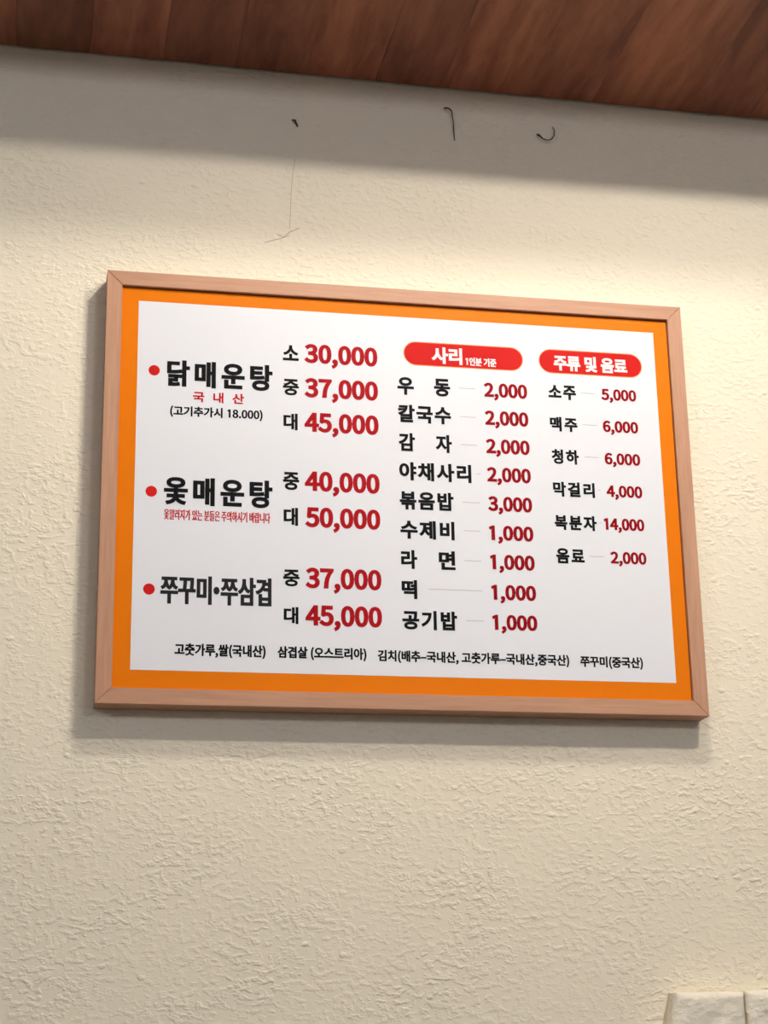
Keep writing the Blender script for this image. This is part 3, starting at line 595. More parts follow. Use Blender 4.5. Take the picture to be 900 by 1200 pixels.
소966:465,345,436,345,436,268;436,190,436,113,308,113;180,113,53,113,53,90;53,66,53,42,340,42;627,42,914,42,914,66;914,90,914,113,783,113;653,113,522,113,522,190;522,268,522,345,493,345|463,805,433,805,433,780;433,756,433,732,433,575;254,435,86,405,99,381;111,357,124,333,270,363;417,461,479,597,541,461;689,363,835,333,848,357;860,381,873,405,705,435;524,575,524,732,524,756;524,780,524,805,494,805
수966:467,835,437,835,437,817;437,799,437,782,437,647;270,533,97,507,108,484;120,460,131,437,279,461;422,543,483,659,544,543;686,461,834,437,846,460;857,484,869,507,696,533;527,649,527,782,527,799;527,817,527,835,497,835|339,334,53,334,53,310;53,286,53,262,181,262;309,262,437,262,437,147;437,33,437,-82,466,-82;494,-82,523,-82,523,33;523,147,523,262,652,262;782,262,911,262,911,286;911,310,911,334,625,334
스966:340,119,53,119,53,95;53,70,53,46,340,46;627,46,914,46,914,70;914,95,914,119,627,119|463,803,433,803,433,778;433,754,433,730,433,568;254,424,88,392,101,368;114,343,127,319,271,353;418,455,479,592,541,454;687,352,831,319,844,343;857,368,871,392,704,423;524,568,524,730,524,754;524,778,524,803,494,803
시966:772,869,743,869,743,551;743,234,743,-83,772,-83;801,-83,830,-83,830,234;830,551,830,869,801,869|332,787,303,787,303,730;303,673,303,617,303,436;189,254,47,188,65,164;83,140,101,116,212,171;304,291,348,434,392,298;483,187,590,134,608,158;625,181,643,204,503,268;390,443,390,617,390,673;390,730,390,787,361,787
쌀966:751,869,723,869,723,704;723,540,723,375,751,375;780,375,809,375,809,446;809,517,809,588,849,588;890,588,931,588,931,613;931,637,931,662,890,662;849,662,809,662,809,731;809,800,809,869,780,869|188,56,188,-1,188,-25;188,-48,188,-71,407,-71;626,-71,845,-71,845,-48;845,-25,845,-1,654,-1;464,-1,274,-1,274,34;274,70,274,105,452,105;631,105,809,105,809,181;809,258,809,334,601,334;394,334,186,334,186,311;186,288,186,265,365,265;544,265,724,265,724,233;724,202,724,170,545,170;367,170,188,170,188,113|479,827,452,827,452,805;452,783,452,762,452,686;434,579,364,507,293,581;274,690,274,762,274,783;274,805,274,827,246,827;219,827,191,827,191,805;191,783,191,762,191,670;151,540,44,479,60,458;76,438,91,417,163,458;207,528,231,604,252,527;292,451,363,407,434,450;474,522,495,599,519,523;563,456,636,417,651,438;667,458,683,479,575,537;535,659,535,762,535,783;535,805,535,827,507,827
아966:444,795,305,795,165,795;66,666,66,464,66,262;165,132,305,132,444,132;543,262,543,464,543,666|213,717,305,717,397,717;460,618,460,464,460,310;397,210,305,210,213,210;149,310,149,464,149,618|724,869,695,869,695,552;695,235,695,-82,724,-82;754,-82,783,-82,783,84;783,250,783,416,834,416;886,416,938,416,938,440;938,465,938,489,886,489;834,489,783,489,783,616;783,742,783,869,754,869
알966:457,834,315,834,173,834;69,748,69,623,69,499;173,412,315,412,457,412;560,499,560,623,560,748|223,763,315,763,408,763;476,705,476,623,476,541;408,482,315,482,223,482;154,541,154,623,154,705|732,869,703,869,703,708;703,547,703,386,732,386;761,386,790,386,790,454;790,523,790,591,836,591;883,591,930,591,930,616;930,640,930,664,883,664;836,664,790,664,790,732;790,800,790,869,761,869|189,58,189,1,189,-22;189,-46,189,-69,401,-69;612,-69,824,-69,824,-46;824,-22,824,1,640,1;457,1,274,1,274,36;274,72,274,107,446,107;618,107,790,107,790,185;790,263,790,340,589,340;388,340,187,340,187,317;187,294,187,271,359,271;532,271,704,271,704,238;704,205,704,172,532,172;361,172,189,172,189,115
야966:444,795,305,795,165,795;66,666,66,464,66,262;165,132,305,132,444,132;543,262,543,464,543,666|213,717,305,717,397,717;460,618,460,464,460,310;397,210,305,210,213,210;149,310,149,464,149,618|724,869,695,869,695,552;695,235,695,-82,724,-82;754,-82,783,-82,783,37;783,155,783,274,833,274;883,274,934,274,934,298;934,322,934,347,883,347;833,347,783,347,783,417;783,487,783,557,833,557;883,557,934,557,934,581;934,606,934,630,883,630;833,630,783,630,783,710;783,789,783,869,754,869
오966:331,736,481,736,632,736;743,665,743,558,743,449;632,378,481,378,331,378;221,449,221,558,221,665|181,112,53,112,53,88;53,64,53,40,340,40;627,40,914,40,914,64;914,88,914,112,784,112;654,112,524,112,524,178;524,244,524,310,702,324;827,417,827,558,827,708;682,807,481,807,282,807;137,708,137,558,137,417;261,324,438,310,438,244;438,178,438,112,310,112
옻966:327,788,481,788,636,788;726,753,726,691,726,629;636,593,481,593,327,593;237,629,237,691,237,753|691,855,481,855,271,855;147,797,147,691,147,592;254,535,437,527,437,499;437,471,437,443,309,443;181,443,54,443,54,420;54,396,54,373,340,373;626,373,912,373,912,396;912,420,912,443,782,443;653,443,523,443,523,471;523,499,523,527,708,535;815,592,815,691,815,797|467,334,438,334,438,304;438,275,438,245,347,245;255,245,164,245,164,222;164,199,164,175,254,175;345,175,435,175,417,78;283,6,124,-14,133,-35;143,-57,152,-79,298,-59;428,1,482,95,539,4;667,-59,809,-79,819,-57;828,-35,838,-14,685,6;546,82,527,175,617,175;707,175,797,175,797,199;797,222,797,245,706,245;615,245,524,245,524,275;524,304,524,334,495,334
우966:679,831,480,831,283,831;148,750,148,622,148,495;283,414,480,414,679,414;813,495,813,622,813,750|335,761,480,761,626,761;724,706,724,622,724,538;626,484,480,484,335,484;237,538,237,622,237,706|339,325,51,325,51,300;51,276,51,252,180,252;308,252,437,252,437,141;437,29,437,-82,466,-82;494,-82,523,-82,523,29;523,141,523,252,653,252;783,252,913,252,913,276;913,300,913,325,626,325
운966:683,845,481,845,280,845;148,771,148,653,148,536;280,463,481,463,683,463;814,536,814,653,814,771|337,774,481,774,626,774;722,728,722,653,722,580;626,535,481,535,337,535;241,580,241,653,241,728|339,387,51,387,51,363;51,339,51,315,183,315;314,315,445,315,445,251;445,187,445,123,475,123;504,123,534,123,534,187;534,251,534,315,660,315;786,315,913,315,913,339;913,363,913,387,626,387|191,216,162,216,162,124;162,32,162,-61,380,-61;599,-61,817,-61,817,-37;817,-13,817,12,628,12;438,12,249,12,249,80;249,148,249,216,220,216
은966:339,369,53,369,53,345;53,322,53,298,339,298;625,298,911,298,911,322;911,345,911,369,625,369|685,836,481,836,277,836;147,766,147,647,147,528;277,457,481,457,685,457;815,528,815,647,815,766|332,766,481,766,631,766;726,721,726,647,726,572;631,528,481,528,332,528;236,572,236,647,236,721|192,214,163,214,163,123;163,31,163,-61,380,-61;598,-61,815,-61,815,-37;815,-13,815,11,627,11;438,11,250,11,250,78;250,146,250,214,221,214
음966:687,848,481,848,276,848;147,780,147,667,147,555;276,488,481,488,687,488;815,555,815,667,815,780|331,778,481,778,631,778;726,737,726,667,726,599;631,558,481,558,331,558;236,599,236,667,236,737|374,244,158,244,158,139;158,35,158,-69,374,-69;590,-69,806,-69,806,35;806,139,806,244,590,244|561,173,721,173,721,116;721,59,721,2,561,2;402,2,243,2,243,59;243,116,243,173,402,173|339,408,53,408,53,384;53,360,53,336,339,336;625,336,911,336,911,360;911,384,911,408,625,408
의966:508,799,360,799,212,799;105,708,105,576,105,443;212,352,360,352,508,352;614,443,614,576,614,708|263,724,360,724,458,724;529,664,529,576,529,487;458,428,360,428,263,428;191,487,191,576,191,664|769,869,739,869,739,551;739,234,739,-83,769,-83;798,-83,827,-83,827,234;827,551,827,869,798,869|65,150,69,125,239,125;471,126,685,167,682,188;680,210,678,231,471,200;231,199,58,199,62,174
인966:773,868,744,868,744,637;744,405,744,174,773,174;802,174,831,174,831,405;831,637,831,868,802,868|463,801,321,801,181,801;74,705,74,568,74,431;181,334,321,334,463,334;569,431,569,568,569,705|229,726,321,726,414,726;484,661,484,568,484,475;414,411,321,411,229,411;159,475,159,568,159,661|250,245,221,245,221,143;221,41,221,-61,434,-61;647,-61,860,-61,860,-37;860,-13,860,11,676,11;492,11,308,11,308,89;308,167,308,245,279,245
있966:773,868,744,868,744,687;744,506,744,326,773,326;802,326,831,326,831,506;831,687,831,868,802,868|465,813,321,813,179,813;74,723,74,590,74,460;179,370,321,370,465,370;569,460,569,590,569,723|227,739,321,739,416,739;484,679,484,590,484,503;416,442,321,442,227,442;159,503,159,590,159,679|669,284,641,284,641,267;641,250,641,233,641,160;595,64,505,8,417,60;373,149,373,233,373,250;373,267,373,284,345,284;317,284,289,284,289,267;289,250,289,233,289,142;218,40,99,-4,113,-26;127,-47,142,-68,232,-35;296,30,330,107,358,28;416,-41,507,-77,595,-40;652,33,682,110,714,30;779,-35,873,-68,887,-47;902,-26,916,-4,795,37;726,134,726,233,726,250;726,267,726,284,697,284
자966:241,771,70,771,70,747;70,723,70,699,143,699;215,699,287,699,287,659;287,619,287,579,287,417;173,237,37,170,54,147;71,124,88,101,194,155;288,277,331,415,374,288;462,176,567,124,584,147;600,170,617,193,480,259;373,428,373,579,373,619;373,659,373,699,443,699;513,699,583,699,583,723;583,747,583,771,412,771|724,869,695,869,695,552;695,235,695,-82,724,-82;754,-82,783,-82,783,83;783,247,783,412,834,412;886,412,938,412,938,436;938,461,938,485,886,485;834,485,783,485,783,613;783,741,783,869,754,869
제966:803,869,775,869,775,552;775,235,775,-82,803,-82;831,-82,858,-82,858,235;858,552,858,869,831,869|612,847,585,847,585,740;585,634,585,527,533,527;481,527,429,527,429,504;429,480,429,456,481,456;533,456,585,456,585,293;585,130,585,-33,612,-33;640,-33,667,-33,667,261;667,554,667,847,640,847|212,757,67,757,67,734;67,710,67,686,127,686;187,686,247,686,247,657;247,629,247,600,247,426;172,253,41,173,59,152;77,130,95,108,189,167;256,278,290,408,324,288;388,186,480,130,498,152;515,174,533,195,402,271;331,435,331,600,331,629;331,657,331,686,388,686;444,686,501,686,501,710;501,734,501,757,356,757
주966:365,809,133,809,133,786;133,763,133,739,233,739;333,739,433,739,433,738;433,736,433,734,433,609;270,501,103,477,114,454;125,431,137,408,284,433;424,512,481,625,539,512;680,433,828,408,839,431;849,454,860,477,693,501;530,609,530,734,530,736;530,738,530,739,630,739;729,739,829,739,829,763;829,786,829,809,597,809|339,328,53,328,53,304;53,280,53,256,181,256;309,256,437,256,437,144;437,32,437,-81,466,-81;494,-81,523,-81,523,32;523,144,523,256,652,256;782,256,911,256,911,280;911,304,911,328,625,328
준966:365,821,131,821,131,798;131,775,131,751,229,751;327,751,425,751,425,636;273,541,104,518,115,495;126,472,137,449,292,471;431,547,481,658,533,547;672,471,827,449,838,472;848,495,859,518,691,541;538,636,538,751,636,751;735,751,833,751,833,775;833,798,833,821,599,821|339,380,51,380,51,356;51,333,51,309,183,309;314,309,445,309,445,245;445,181,445,117,474,117;503,117,532,117,532,181;532,245,532,309,659,309;786,309,913,309,913,333;913,356,913,380,626,380|190,209,161,209,161,119;161,29,161,-61,380,-61;598,-61,817,-61,817,-37;817,-13,817,11,627,11;438,11,248,11,248,77;248,143,248,209,219,209
중966:332,186,481,186,629,186;718,150,718,87,718,24;629,-13,481,-13,332,-13;244,24,244,87,244,150|339,424,53,424,53,401;53,377,53,353,181,353;310,353,438,353,438,320;438,286,438,253,261,245;155,187,155,87,155,-20;277,-80,481,-80,684,-80;806,-20,806,87,806,187;701,245,524,253,524,286;524,320,524,353,653,353;782,353,911,353,911,377;911,401,911,424,625,424|365,825,131,825,131,801;131,778,131,754,229,754;327,754,425,754,418,650;266,568,101,550,111,527;121,504,131,481,289,500;431,570,481,674,534,570;675,500,832,481,842,504;853,527,863,550,696,568;545,650,538,754,636,754;735,754,833,754,833,778;833,801,833,825,599,825
지966:772,869,743,869,743,552;743,235,743,-82,772,-82;801,-82,830,-82,830,235;830,552,830,869,801,869|260,771,83,771,83,747;83,723,83,699,157,699;230,699,304,699,304,659;304,619,304,579,304,415;189,235,53,170,69,147;86,124,103,101,211,155;306,275,349,414,393,284;486,175,597,124,613,147;629,170,645,193,505,254;392,418,392,579,392,619;392,659,392,699,466,699;540,699,613,699,613,723;613,747,613,771,437,771
쭈966:619,811,500,811,500,787;500,763,500,739,540,739;580,739,620,739,620,724;620,709,620,693,620,624;571,536,482,487,392,538;341,627,341,693,341,709;341,724,341,739,382,739;422,739,462,739,462,763;462,787,462,811,343,811;223,811,104,811,104,787;104,763,104,739,154,739;205,739,255,739,255,724;255,709,255,693,255,620;192,521,76,479,89,458;102,436,114,415,207,447;268,514,299,586,329,512;389,440,481,405,572,440;632,508,663,582,693,509;755,446,848,415,861,436;874,458,887,479,770,517;707,610,707,693,707,709;707,724,707,739,757,739;808,739,858,739,858,763;858,787,858,811,739,811|338,329,51,329,51,305;51,280,51,256,180,256;309,256,438,256,438,144;438,32,438,-80,467,-80;495,-80,524,-80,524,32;524,144,524,256,653,256;782,256,911,256,911,280;911,305,911,329,624,329
채966:275,834,247,834,247,787;247,739,247,692,187,692;127,692,67,692,67,668;67,644,67,620,127,620;187,620,247,620,247,605;247,591,247,577,247,421;172,256,44,182,61,160;78,138,96,116,189,171;256,276,289,396,324,284;391,187,483,137,500,158;517,180,534,202,405,271;330,426,330,577,330,591;330,605,330,620,389,620;449,620,508,620,508,644;508,668,508,692,449,692;389,692,330,692,330,739;330,787,330,834,302,834|599,849,571,849,571,555;571,261,571,-34,599,-34;627,-34,654,-34,654,115;654,263,654,412,696,412;737,412,778,412,778,247;778,83,778,-82,806,-82;834,-82,862,-82,862,235;862,552,862,869,834,869;806,869,778,869,778,741;778,613,778,485,737,485;696,485,654,485,654,606;654,728,654,849,627,849
청966:717,268,521,268,325,268;205,205,205,95,205,-16;325,-80,521,-80,717,-80;837,-16,837,95,837,205|378,200,521,200,665,200;751,161,751,95,751,28;665,-12,521,-12,378,-12;291,28,291,95,291,161|319,873,290,873,290,833;290,794,290,754,220,754;149,754,79,754,79,731;79,707,79,684,149,684;220,684,290,684,290,678;290,672,290,666,290,538;194,422,55,376,69,353;83,331,97,308,209,346;294,426,335,529,377,437;463,367,574,333,587,356;601,379,614,401,475,442;376,548,376,666,376,672;376,678,376,684,446,684;516,684,586,684,586,707;586,731,586,754,516,754;447,754,377,754,377,794;377,833,377,873,348,873|776,869,747,869,747,778;747,688,747,598,683,598;620,598,557,598,557,574;557,550,557,526,620,526;683,526,747,526,747,449;747,371,747,293,776,293;805,293,834,293,834,485;834,677,834,869,805,869
추966:339,294,53,294,53,270;53,246,53,222,181,222;310,222,438,222,438,120;438,19,438,-83,467,-83;495,-83,524,-83,524,19;524,120,524,222,653,222;782,222,911,222,911,246;911,270,911,294,625,294|467,869,438,869,438,829;438,790,438,751,337,751;236,751,136,751,136,728;136,704,136,681,236,681;337,681,438,681,438,563;277,459,106,436,117,413;127,390,138,367,285,389;421,461,482,564,542,462;678,389,825,367,835,390;846,413,856,436,685,459;525,564,525,681,626,681;727,681,828,681,828,704;828,728,828,751,727,751;625,751,524,751,524,790;524,829,524,869,495,869
춧966:339,410,53,410,53,386;53,362,53,338,181,338;309,338,437,338,437,303;437,268,437,233,466,233;494,233,523,233,523,268;523,303,523,338,653,338;783,338,913,338,913,362;913,386,913,410,626,410|465,196,435,196,435,190;435,183,435,176,435,78;287,4,116,-12,124,-34;133,-56,142,-78,291,-62;423,-7,480,80,536,-8;669,-62,817,-78,826,-56;835,-34,845,-12,672,3;524,76,524,176,524,183;524,190,524,196,494,196|240,779,141,779,141,756;141,733,141,710,238,710;336,710,434,710,425,607;282,538,102,522,111,500;119,478,128,456,286,471;423,526,481,619,539,526;676,471,835,456,843,478;852,500,860,522,682,538;537,607,528,710,627,710;725,710,824,710,824,733;824,756,824,779,724,779;624,779,524,779,524,811;524,842,524,874,495,874;467,874,438,874,438,842;438,811,438,779,339,779
치966:772,869,743,869,743,552;743,235,743,-82,772,-82;801,-82,830,-82,830,235;830,552,830,869,801,869|344,851,315,851,315,802;315,753,315,704,242,704;169,704,96,704,96,680;96,657,96,633,169,633;243,633,316,633,316,609;316,585,316,561,316,395;211,234,70,169,86,147;103,124,119,102,229,153;318,263,360,395,404,270;495,168,603,119,619,141;635,164,651,186,509,248;402,402,402,561,402,585;402,609,402,633,474,633;547,633,619,633,619,657;619,680,619,704,547,704;474,704,402,704,402,753;402,802,402,851,373,851
칼966:252,827,111,827,111,804;111,780,111,757,221,757;331,757,441,757,438,725;431,694,418,665,300,660;182,654,64,649,69,625;74,602,79,578,180,585;281,593,382,601,324,520;221,457,68,417,79,394;91,371,102,348,389,424;534,590,534,827,393,827|732,869,703,869,703,703;703,538,703,373,732,373;761,373,790,373,790,442;790,510,790,579,836,579;883,579,930,579,930,603;930,627,930,651,883,651;836,651,790,651,790,724;790,796,790,869,761,869|189,56,189,0,189,-23;189,-46,189,-69,401,-69;612,-69,824,-69,824,-46;824,-23,824,0,641,0;458,0,275,0,275,34;275,69,275,103,447,103;618,103,790,103,790,179;790,254,790,330,589,330;388,330,187,330,187,307;187,284,187,261,359,261;531,261,703,261,703,230;703,199,703,168,532,168;360,168,189,168,189,112
탕966:683,261,488,261,294,261;175,199,175,90,175,-18;294,-80,488,-80,683,-80;800,-18,800,90,800,199|347,192,488,192,629,192;714,154,714,90,714,25;629,-13,488,-13,347,-13;262,25,262,90,262,154|732,869,703,869,703,674;703,479,703,285,732,285;761,285,790,285,790,373;790,462,790,550,836,550;883,550,930,550,930,575;930,599,930,623,883,623;836,623,790,623,790,705;790,787,790,869,761,869|240,801,96,801,96,650;96,499,96,348,120,348;144,348,168,348,362,348;472,352,601,375,598,398;595,422,591,445,468,424;364,419,183,419,183,460;183,502,183,543,293,543;403,543,513,543,513,566;513,589,513,612,403,612;293,612,183,612,183,652;183,692,183,731,298,731;414,731,529,731,529,755;529,778,529,801,385,801
트966:340,113,53,113,53,89;53,65,53,41,340,41;627,41,914,41,914,65;914,89,914,113,627,113|377,787,163,787,163,620;163,453,163,286,380,286;598,286,815,286,815,309;815,333,815,356,627,356;439,356,251,356,251,406;251,456,251,505,429,505;607,505,785,505,785,529;785,552,785,576,607,576;429,576,251,576,251,622;251,669,251,715,436,715;621,715,806,715,806,739;806,763,806,787,591,787
하966:465,567,332,567,197,567;100,477,100,349,100,220;197,130,332,130,465,130;563,220,563,349,563,477|246,495,332,495,417,495;480,434,480,349,480,263;417,203,332,203,246,203;183,263,183,349,183,434|725,869,696,869,696,552;696,235,696,-82,725,-82;754,-82,783,-82,783,81;783,243,783,405,834,405;886,405,938,405,938,430;938,454,938,478,886,478;834,478,783,478,783,608;783,738,783,869,754,869|316,857,287,857,287,810;287,763,287,716,207,716;127,716,47,716,47,693;47,669,47,645,234,645;421,645,607,645,607,669;607,693,607,716,529,716;452,716,374,716,374,763;374,810,374,857,345,857'''
GLYPHS = {}
for ln in GLYPH_TEXT.split('\n'):
    ch, rest = ln[0], ln[1:]
    adv, body = rest.split(':', 1)
    cont = [[tuple(int(v) / 3000 for v in p.split(',')) for p in s.split(';')] for s in body.split('|')] if body else []
    GLYPHS[ch] = (int(adv) / 3000, cont)
GLYPHS[' '] = (0.090, [])
# a plain one without a foot, as on the board
_p = [(0.122, 0.0), (0.122, 0.257), (0.098, 0.257), (0.044, 0.230), (0.050, 0.205), (0.088, 0.222), (0.088, 0.0)]
GLYPHS['1'] = (GLYPHS['0'][0], [[(x, z) * 3 for x, z in _p]])
_d = GLYPHS['\u00b7'][1]
_c = sum(p[2] for p in _d[0]) / len(_d[0])
GLYPHS['\u00b7'] = (0.135, [[tuple(v - (_c - 0.058 if k % 2 == 0 else 0) for k, v in enumerate(p)) for p in q] for q in _d])
CACHE = {}


def flatten(s, res=4):
    """points of one closed bezier contour, duplicates removed"""
    pts = []
    n = len(s)
    for i in range(n):
        p, q = s[i], s[(i + 1) % n]
        a, b_, c, d = Vector(p[2:4]), Vector(p[4:6]), Vector(q[0:2]), Vector(q[2:4])
        chord = (d - a).length
        bend = 0 if chord < 1e-6 else max(abs((b_ - a).cross(d - a)), abs((c - a).cross(d - a))) / chord
        steps = 1 if bend < 0.0006 else res
        for k in range(steps):
            t = k / steps
            m = 1 - t
            v = m ** 3 * a + 3 * m * m * t * b_ + 3 * m * t * t * c + t ** 3 * d
            if not pts or (v - pts[-1]).length > 0.0005:
                pts.append(v)
    while len(pts) > 2 and (pts[0] - pts[-1]).length < 0.0005:
        pts.pop()
    return pts


def area(p):
    return sum(p[i - 1].cross(p[i]) for i in range(len(p))) / 2


def glyph_mesh(ch, off, off_x=None):
    """character outline filled, with a mitred rim of width off (em) round every contour to make it bold"""
    off_x = off if off_x is None else off_x
    key = (ch, off, round(off_x, 4))
    if key not in CACHE:
        cons = [flatten(s) for s in GLYPHS[ch][1]]
        cons = [c for c in cons if len(c) > 2]
        cu = bpy.data.curves.new('glyph', 'CURVE')
        cu.dimensions = '2D'
        cu.fill_mode = 'BOTH'
        for c in cons:
            sp = cu.splines.new('POLY')
            sp.points.add(len(c) - 1)
            sp.use_cyclic_u = True
            for q, v in zip(sp.points, c):
                q.co = (v.x, v.y, 0, 1)
        o = bpy.data.objects.new('glyph', cu)
        me = o.to_mesh()
        verts = [(v.co.x, v.co.y, 0.0) for v in me.vertices]
        faces = [tuple(p.vertices) for p in me.polygons]
        o.to_mesh_clear()
        bpy.data.objects.remove(o)
        bpy.data.curves.remove(cu)
        ref = max((area(c) for c in cons), key=abs)
        side = 1 if ref > 0 else -1            # outward is to the right of travel for counter-clockwise outers
        for c in cons:
            n = len(c)
            base = len(verts)
            for i in range(n):
                d0 = (c[i] - c[i - 1]).normalized()
                d1 = (c[(i + 1) % n] - c[i]).normalized()
                n0 = Vector((d0.y, -d0.x)) * side
                n1 = Vector((d1.y, -d1.x)) * side
                m = n0 + n1
                m = m / max(m.length_squared / 2, 0.55) if m.length > 1e-6 else n0
                w = c[i] + Vector((m.x * off_x, m.y * off))
                verts.append((c[i].x, c[i].y, 1.0))
                verts.append((w.x, w.y, 1.0))
            for i in range(n):
                j = (i + 1) % n
                faces.append((base + 2 * i, base + 2 * j, base + 2 * j + 1, base + 2 * i + 1))
        CACHE[key] = (verts, faces)
    return CACHE[key]


BOLD = {'H': 0.012, 'H2': 0.008, 'M': 0.011, 'N': 0.012, 'P': 0.015, 'S': 0.004, 'B': 0.013, 'W': 0.014, 'W2': 0.012}
ROWS = [('dish_name', '닭매운탕', 91.8, 249.2, 499.7, 42.0, 0.055, 'H', 'K'),
 ('note', '국내산', 130.5, 206.6, 464.2, 16.7, 0.21, 'M', 'R'),
 ('note', '(고기추가시 18.000)', 97.4, 234.3, 439.4, 18.1, 0.0, 'N', 'K'),
 ('size', '소', 264.8, 288.8, 542.7, 24.9, 0.0, 'M', 'K'),
 ('price', '30,000', 297.2, 409.8, 543.5, 31.4, 0.0, 'P', 'R1'),
 ('size', '중', 264.8, 288.8, 487.4, 26.0, 0.0, 'M', 'K'),
 ('price', '37,000', 297.2, 409.8, 488.2, 31.4, 0.0, 'P', 'R1'),
 ('size', '대', 265.6, 286.9, 432.3, 26.2, 0.0, 'M', 'K'),
 ('price', '45,000', 297.2, 409.8, 433.3, 31.4, 0.0, 'P', 'R1'),
 ('dish_name', '옻매운탕', 90.5, 249.2, 316.6, 43.0, 0.055, 'H', 'K'),
 ('note', '옻알러지가 있는 분들은 주의하시기 바랍니다', 91.1, 245.9, 280.4, 16.0, 0.0, 'S', 'R'),
 ('size', '중', 264.8, 288.8, 339.2, 27.8, 0.0, 'M', 'K'),
 ('price', '40,000', 297.2, 409.8, 340.6, 31.4, 0.0, 'P', 'R1'),
 ('size', '대', 265.6, 286.9, 284.3, 27.5, 0.0, 'M', 'K'),
 ('price', '50,000', 297.2, 409.8, 284.8, 31.4, 0.0, 'P', 'R1'),
 ('dish_name', '쭈꾸미·쭈삼겹', 88.2, 247.8, 168.2, 42.3, 0.003, 'H2', 'K2'),
 ('size', '중', 264.8, 288.8, 191.2, 25.2, 0.0, 'M', 'K'),
 ('price', '37,000', 297.2, 409.8, 192.3, 31.4, 0.0, 'P', 'R1'),
 ('size', '대', 265.6, 286.9, 135.3, 25.3, 0.0, 'M', 'K'),
 ('price', '45,000', 297.2, 409.8, 136.5, 31.4, 0.0, 'P', 'R1'),
 ('note', '고춧가루,쌀(국내산)', 109.7, 239.4, 79.9, 20.1, 0.0, 'N', 'K'),
 ('note', '삼겹살 (오스트리아)', 256.3, 385.8, 79.9, 19.7, 0.0, 'N', 'K'),
 ('note', '김치(배추–국내산, 고춧가루–국내산,중국산)', 402.2, 689.8, 78.7, 19.1, 0.0, 'N', 'K'),
 ('note', '쭈꾸미(중국산)', 706.8, 803.5, 78.0, 19.1, 0.0, 'N', 'K'),
 ('heading', '사리', 494.2, 542.6, 552.8, 27.3, 0.0, 'W', 'W'),
 ('heading', '1인분 기준', 547.7, 596.4, 545.6, 13.8, 0.0, 'W2', 'W'),
 ('item_name', '우', 439.8, 465.4, 499.5, 28.8, 0.0, 'B', 'K'),
 ('item_name', '동', 496.8, 522.0, 500.0, 28.8, 0.0, 'B', 'K'),
 ('price', '2,000', 574.8, 643.6, 500.6, 23.7, 0.0, 'P', 'R2'),
 ('item_name', '칼국수', 439.8, 522.0, 454.9, 28.8, 0.032, 'B', 'K'),
 ('price', '2,000', 574.8, 643.6, 455.1, 23.7, 0.0, 'P', 'R2'),
 ('item_name', '감', 439.8, 465.1, 409.3, 28.8, 0.0, 'B', 'K'),
 ('item_name', '자', 496.8, 522.0, 409.1, 28.8, 0.0, 'B', 'K'),
 ('price', '2,000', 574.8, 643.6, 409.3, 23.7, 0.0, 'P', 'R2'),
 ('item_name', '야채사리', 439.8, 550.7, 363.1, 28.8, 0.032, 'B', 'K'),
 ('price', '2,000', 574.8, 643.6, 364.0, 23.7, 0.0, 'P', 'R2'),
 ('item_name', '볶음밥', 439.8, 522.0, 317.3, 28.8, 0.032, 'B', 'K'),
 ('price', '3,000', 574.8, 643.6, 317.8, 23.7, 0.0, 'P', 'R2'),
 ('item_name', '수제비', 439.8, 522.0, 272.0, 28.8, 0.032, 'B', 'K'),
 ('price', '1,000', 574.8, 643.6, 272.1, 23.7, 0.0, 'P', 'R2'),
 ('item_name', '라', 439.8, 464.2, 225.9, 28.8, 0.0, 'B', 'K'),
 ('item_name', '면', 496.8, 522.0, 226.3, 28.8, 0.0, 'B', 'K'),
 ('price', '1,000', 574.8, 643.6, 226.8, 23.7, 0.0, 'P', 'R2'),
 ('item_name', '떡', 439.8, 463.1, 180.1, 28.8, 0.0, 'B', 'K'),
 ('price', '1,000', 574.8, 643.6, 180.2, 23.7, 0.0, 'P', 'R2'),
 ('item_name', '공기밥', 439.8, 522.0, 134.1, 28.8, 0.032, 'B', 'K'),
 ('price', '1,000', 574.8, 643.6, 134.5, 23.7, 0.0, 'P', 'R2'),
 ('heading', '주류 및 음료', 688.4, 807.4, 552.3, 25.9, 0.0, 'W', 'W'),
 ('item_name', '소주', 677.6, 721.7, 503.0, 23.7, 0.042, 'B', 'K'),
 ('price', '5,000', 762.2, 819.3, 503.8, 19.2, 0.0, 'P', 'R2'),
 ('item_name', '맥주', 677.6, 721.4, 450.6, 23.7, 0.042, 'B', 'K'),
 ('price', '6,000', 762.2, 819.3, 451.1, 19.2, 0.0, 'P', 'R2'),
 ('item_name', '청하', 677.6, 720.9, 397.8, 23.7, 0.042, 'B', 'K'),
 ('price', '6,000', 762.2, 819.3, 398.4, 19.2, 0.0, 'P', 'R2'),
 ('item_name', '막걸리', 677.6, 743.5, 345.6, 23.7, 0.042, 'B', 'K'),
 ('price', '4,000', 762.2, 819.3, 346.0, 19.2, 0.0, 'P', 'R2'),
 ('item_name', '복분자', 677.6, 743.7, 292.8, 23.7, 0.042, 'B', 'K'),
 ('price', '14,000', 755.0, 819.3, 293.3, 19.2, 0.0, 'P', 'R2'),
 ('item_name', '음료', 677.6, 721.8, 240.4, 23.7, 0.042, 'B', 'K'),
 ('price', '2,000', 762.2, 819.3, 240.5, 19.2, 0.0, 'P', 'R2')]


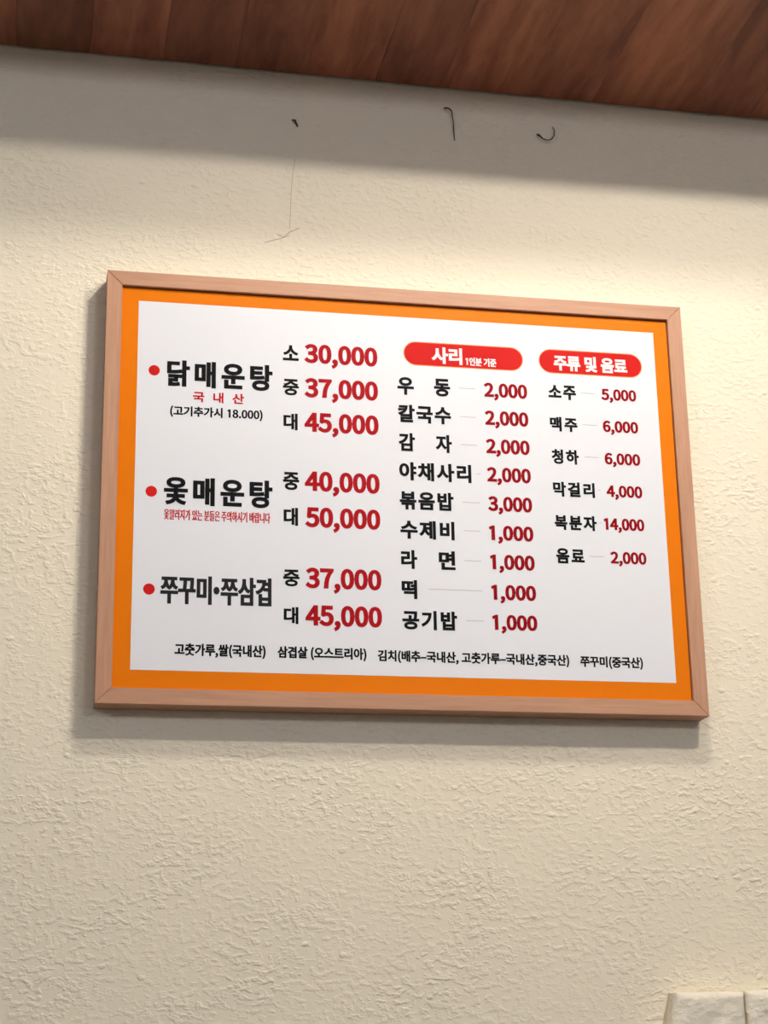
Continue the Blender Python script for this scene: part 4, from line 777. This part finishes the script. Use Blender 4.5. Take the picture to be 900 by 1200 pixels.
def lettering(kind, text, x0, x1, zc, h, track, wt, col):
    off = BOLD[wt]
    # narrow lettering keeps its upright strokes as strong as the level ones
    wide, low, high = 0.0, 9.0, -9.0
    for ch in text:
        wide += GLYPHS[ch][0] + track
        if ch not in ' ,.(' and (kind != 'price' or ch == '0'):
            zz = [v[1] for v in glyph_mesh(ch, 0.0)[0]]
            low, high = min(low, min(zz)), max(high, max(zz))
    ratio = (h / (high - low)) / ((x1 - x0) / (wide - 0.02 - track))
    off_x = max(off * 0.8, ((0.03 + 2 * off) * (0.3 + 0.7 * ratio) - 0.03) / 2)
    verts, faces = [], []
    pen = 0.0
    words = []
    wv = wf = 0
    for ch in text + ' ':
        if ch == ' ' or track > 0.15:
            words.append((wv, len(verts), wf, len(faces)))
            wv, wf = len(verts), len(faces)
        adv = GLYPHS[ch][0]
        if ch != ' ':
            vs, fs = glyph_mesh(ch, off, off_x)
            n = len(verts)
            verts += [(a + pen, b_, c) for a, b_, c in vs]
            faces += [tuple(i + n for i in f) for f in fs]
        pen += adv + track
    xs = [v[0] for v in verts]
    if text[0].isdigit() and kind == 'price':
        dv = glyph_mesh('0', off)[0]
        za, zb = min(v[1] for v in dv), max(v[1] for v in dv)
    else:
        za, zb = min(v[1] for v in verts), max(v[1] for v in verts)
    ax, bx = min(xs), max(xs)
    sx = (x1 - x0) / 1000 / (bx - ax)
    sz = h / 1000 / (zb - za)
    y = YP - 0.0002
    for w0, w1, f0, f1 in words:
        if w1 == w0:
            continue
        bm = bmesh.new()
        bv = [bm.verts.new((x0 / 1000 + (a - ax) * sx, y + 0.00006 * c, zc / 1000 + (b_ - (za + zb) / 2) * sz))
              for a, b_, c in verts[w0:w1]]
        for f in faces[f0:f1]:
            try:
                bm.faces.new([bv[i - w0] for i in f])
            except ValueError:
                pass
        link(kind, bm, INK[col], border)


for r_ in ROWS:
    lettering(*r_)
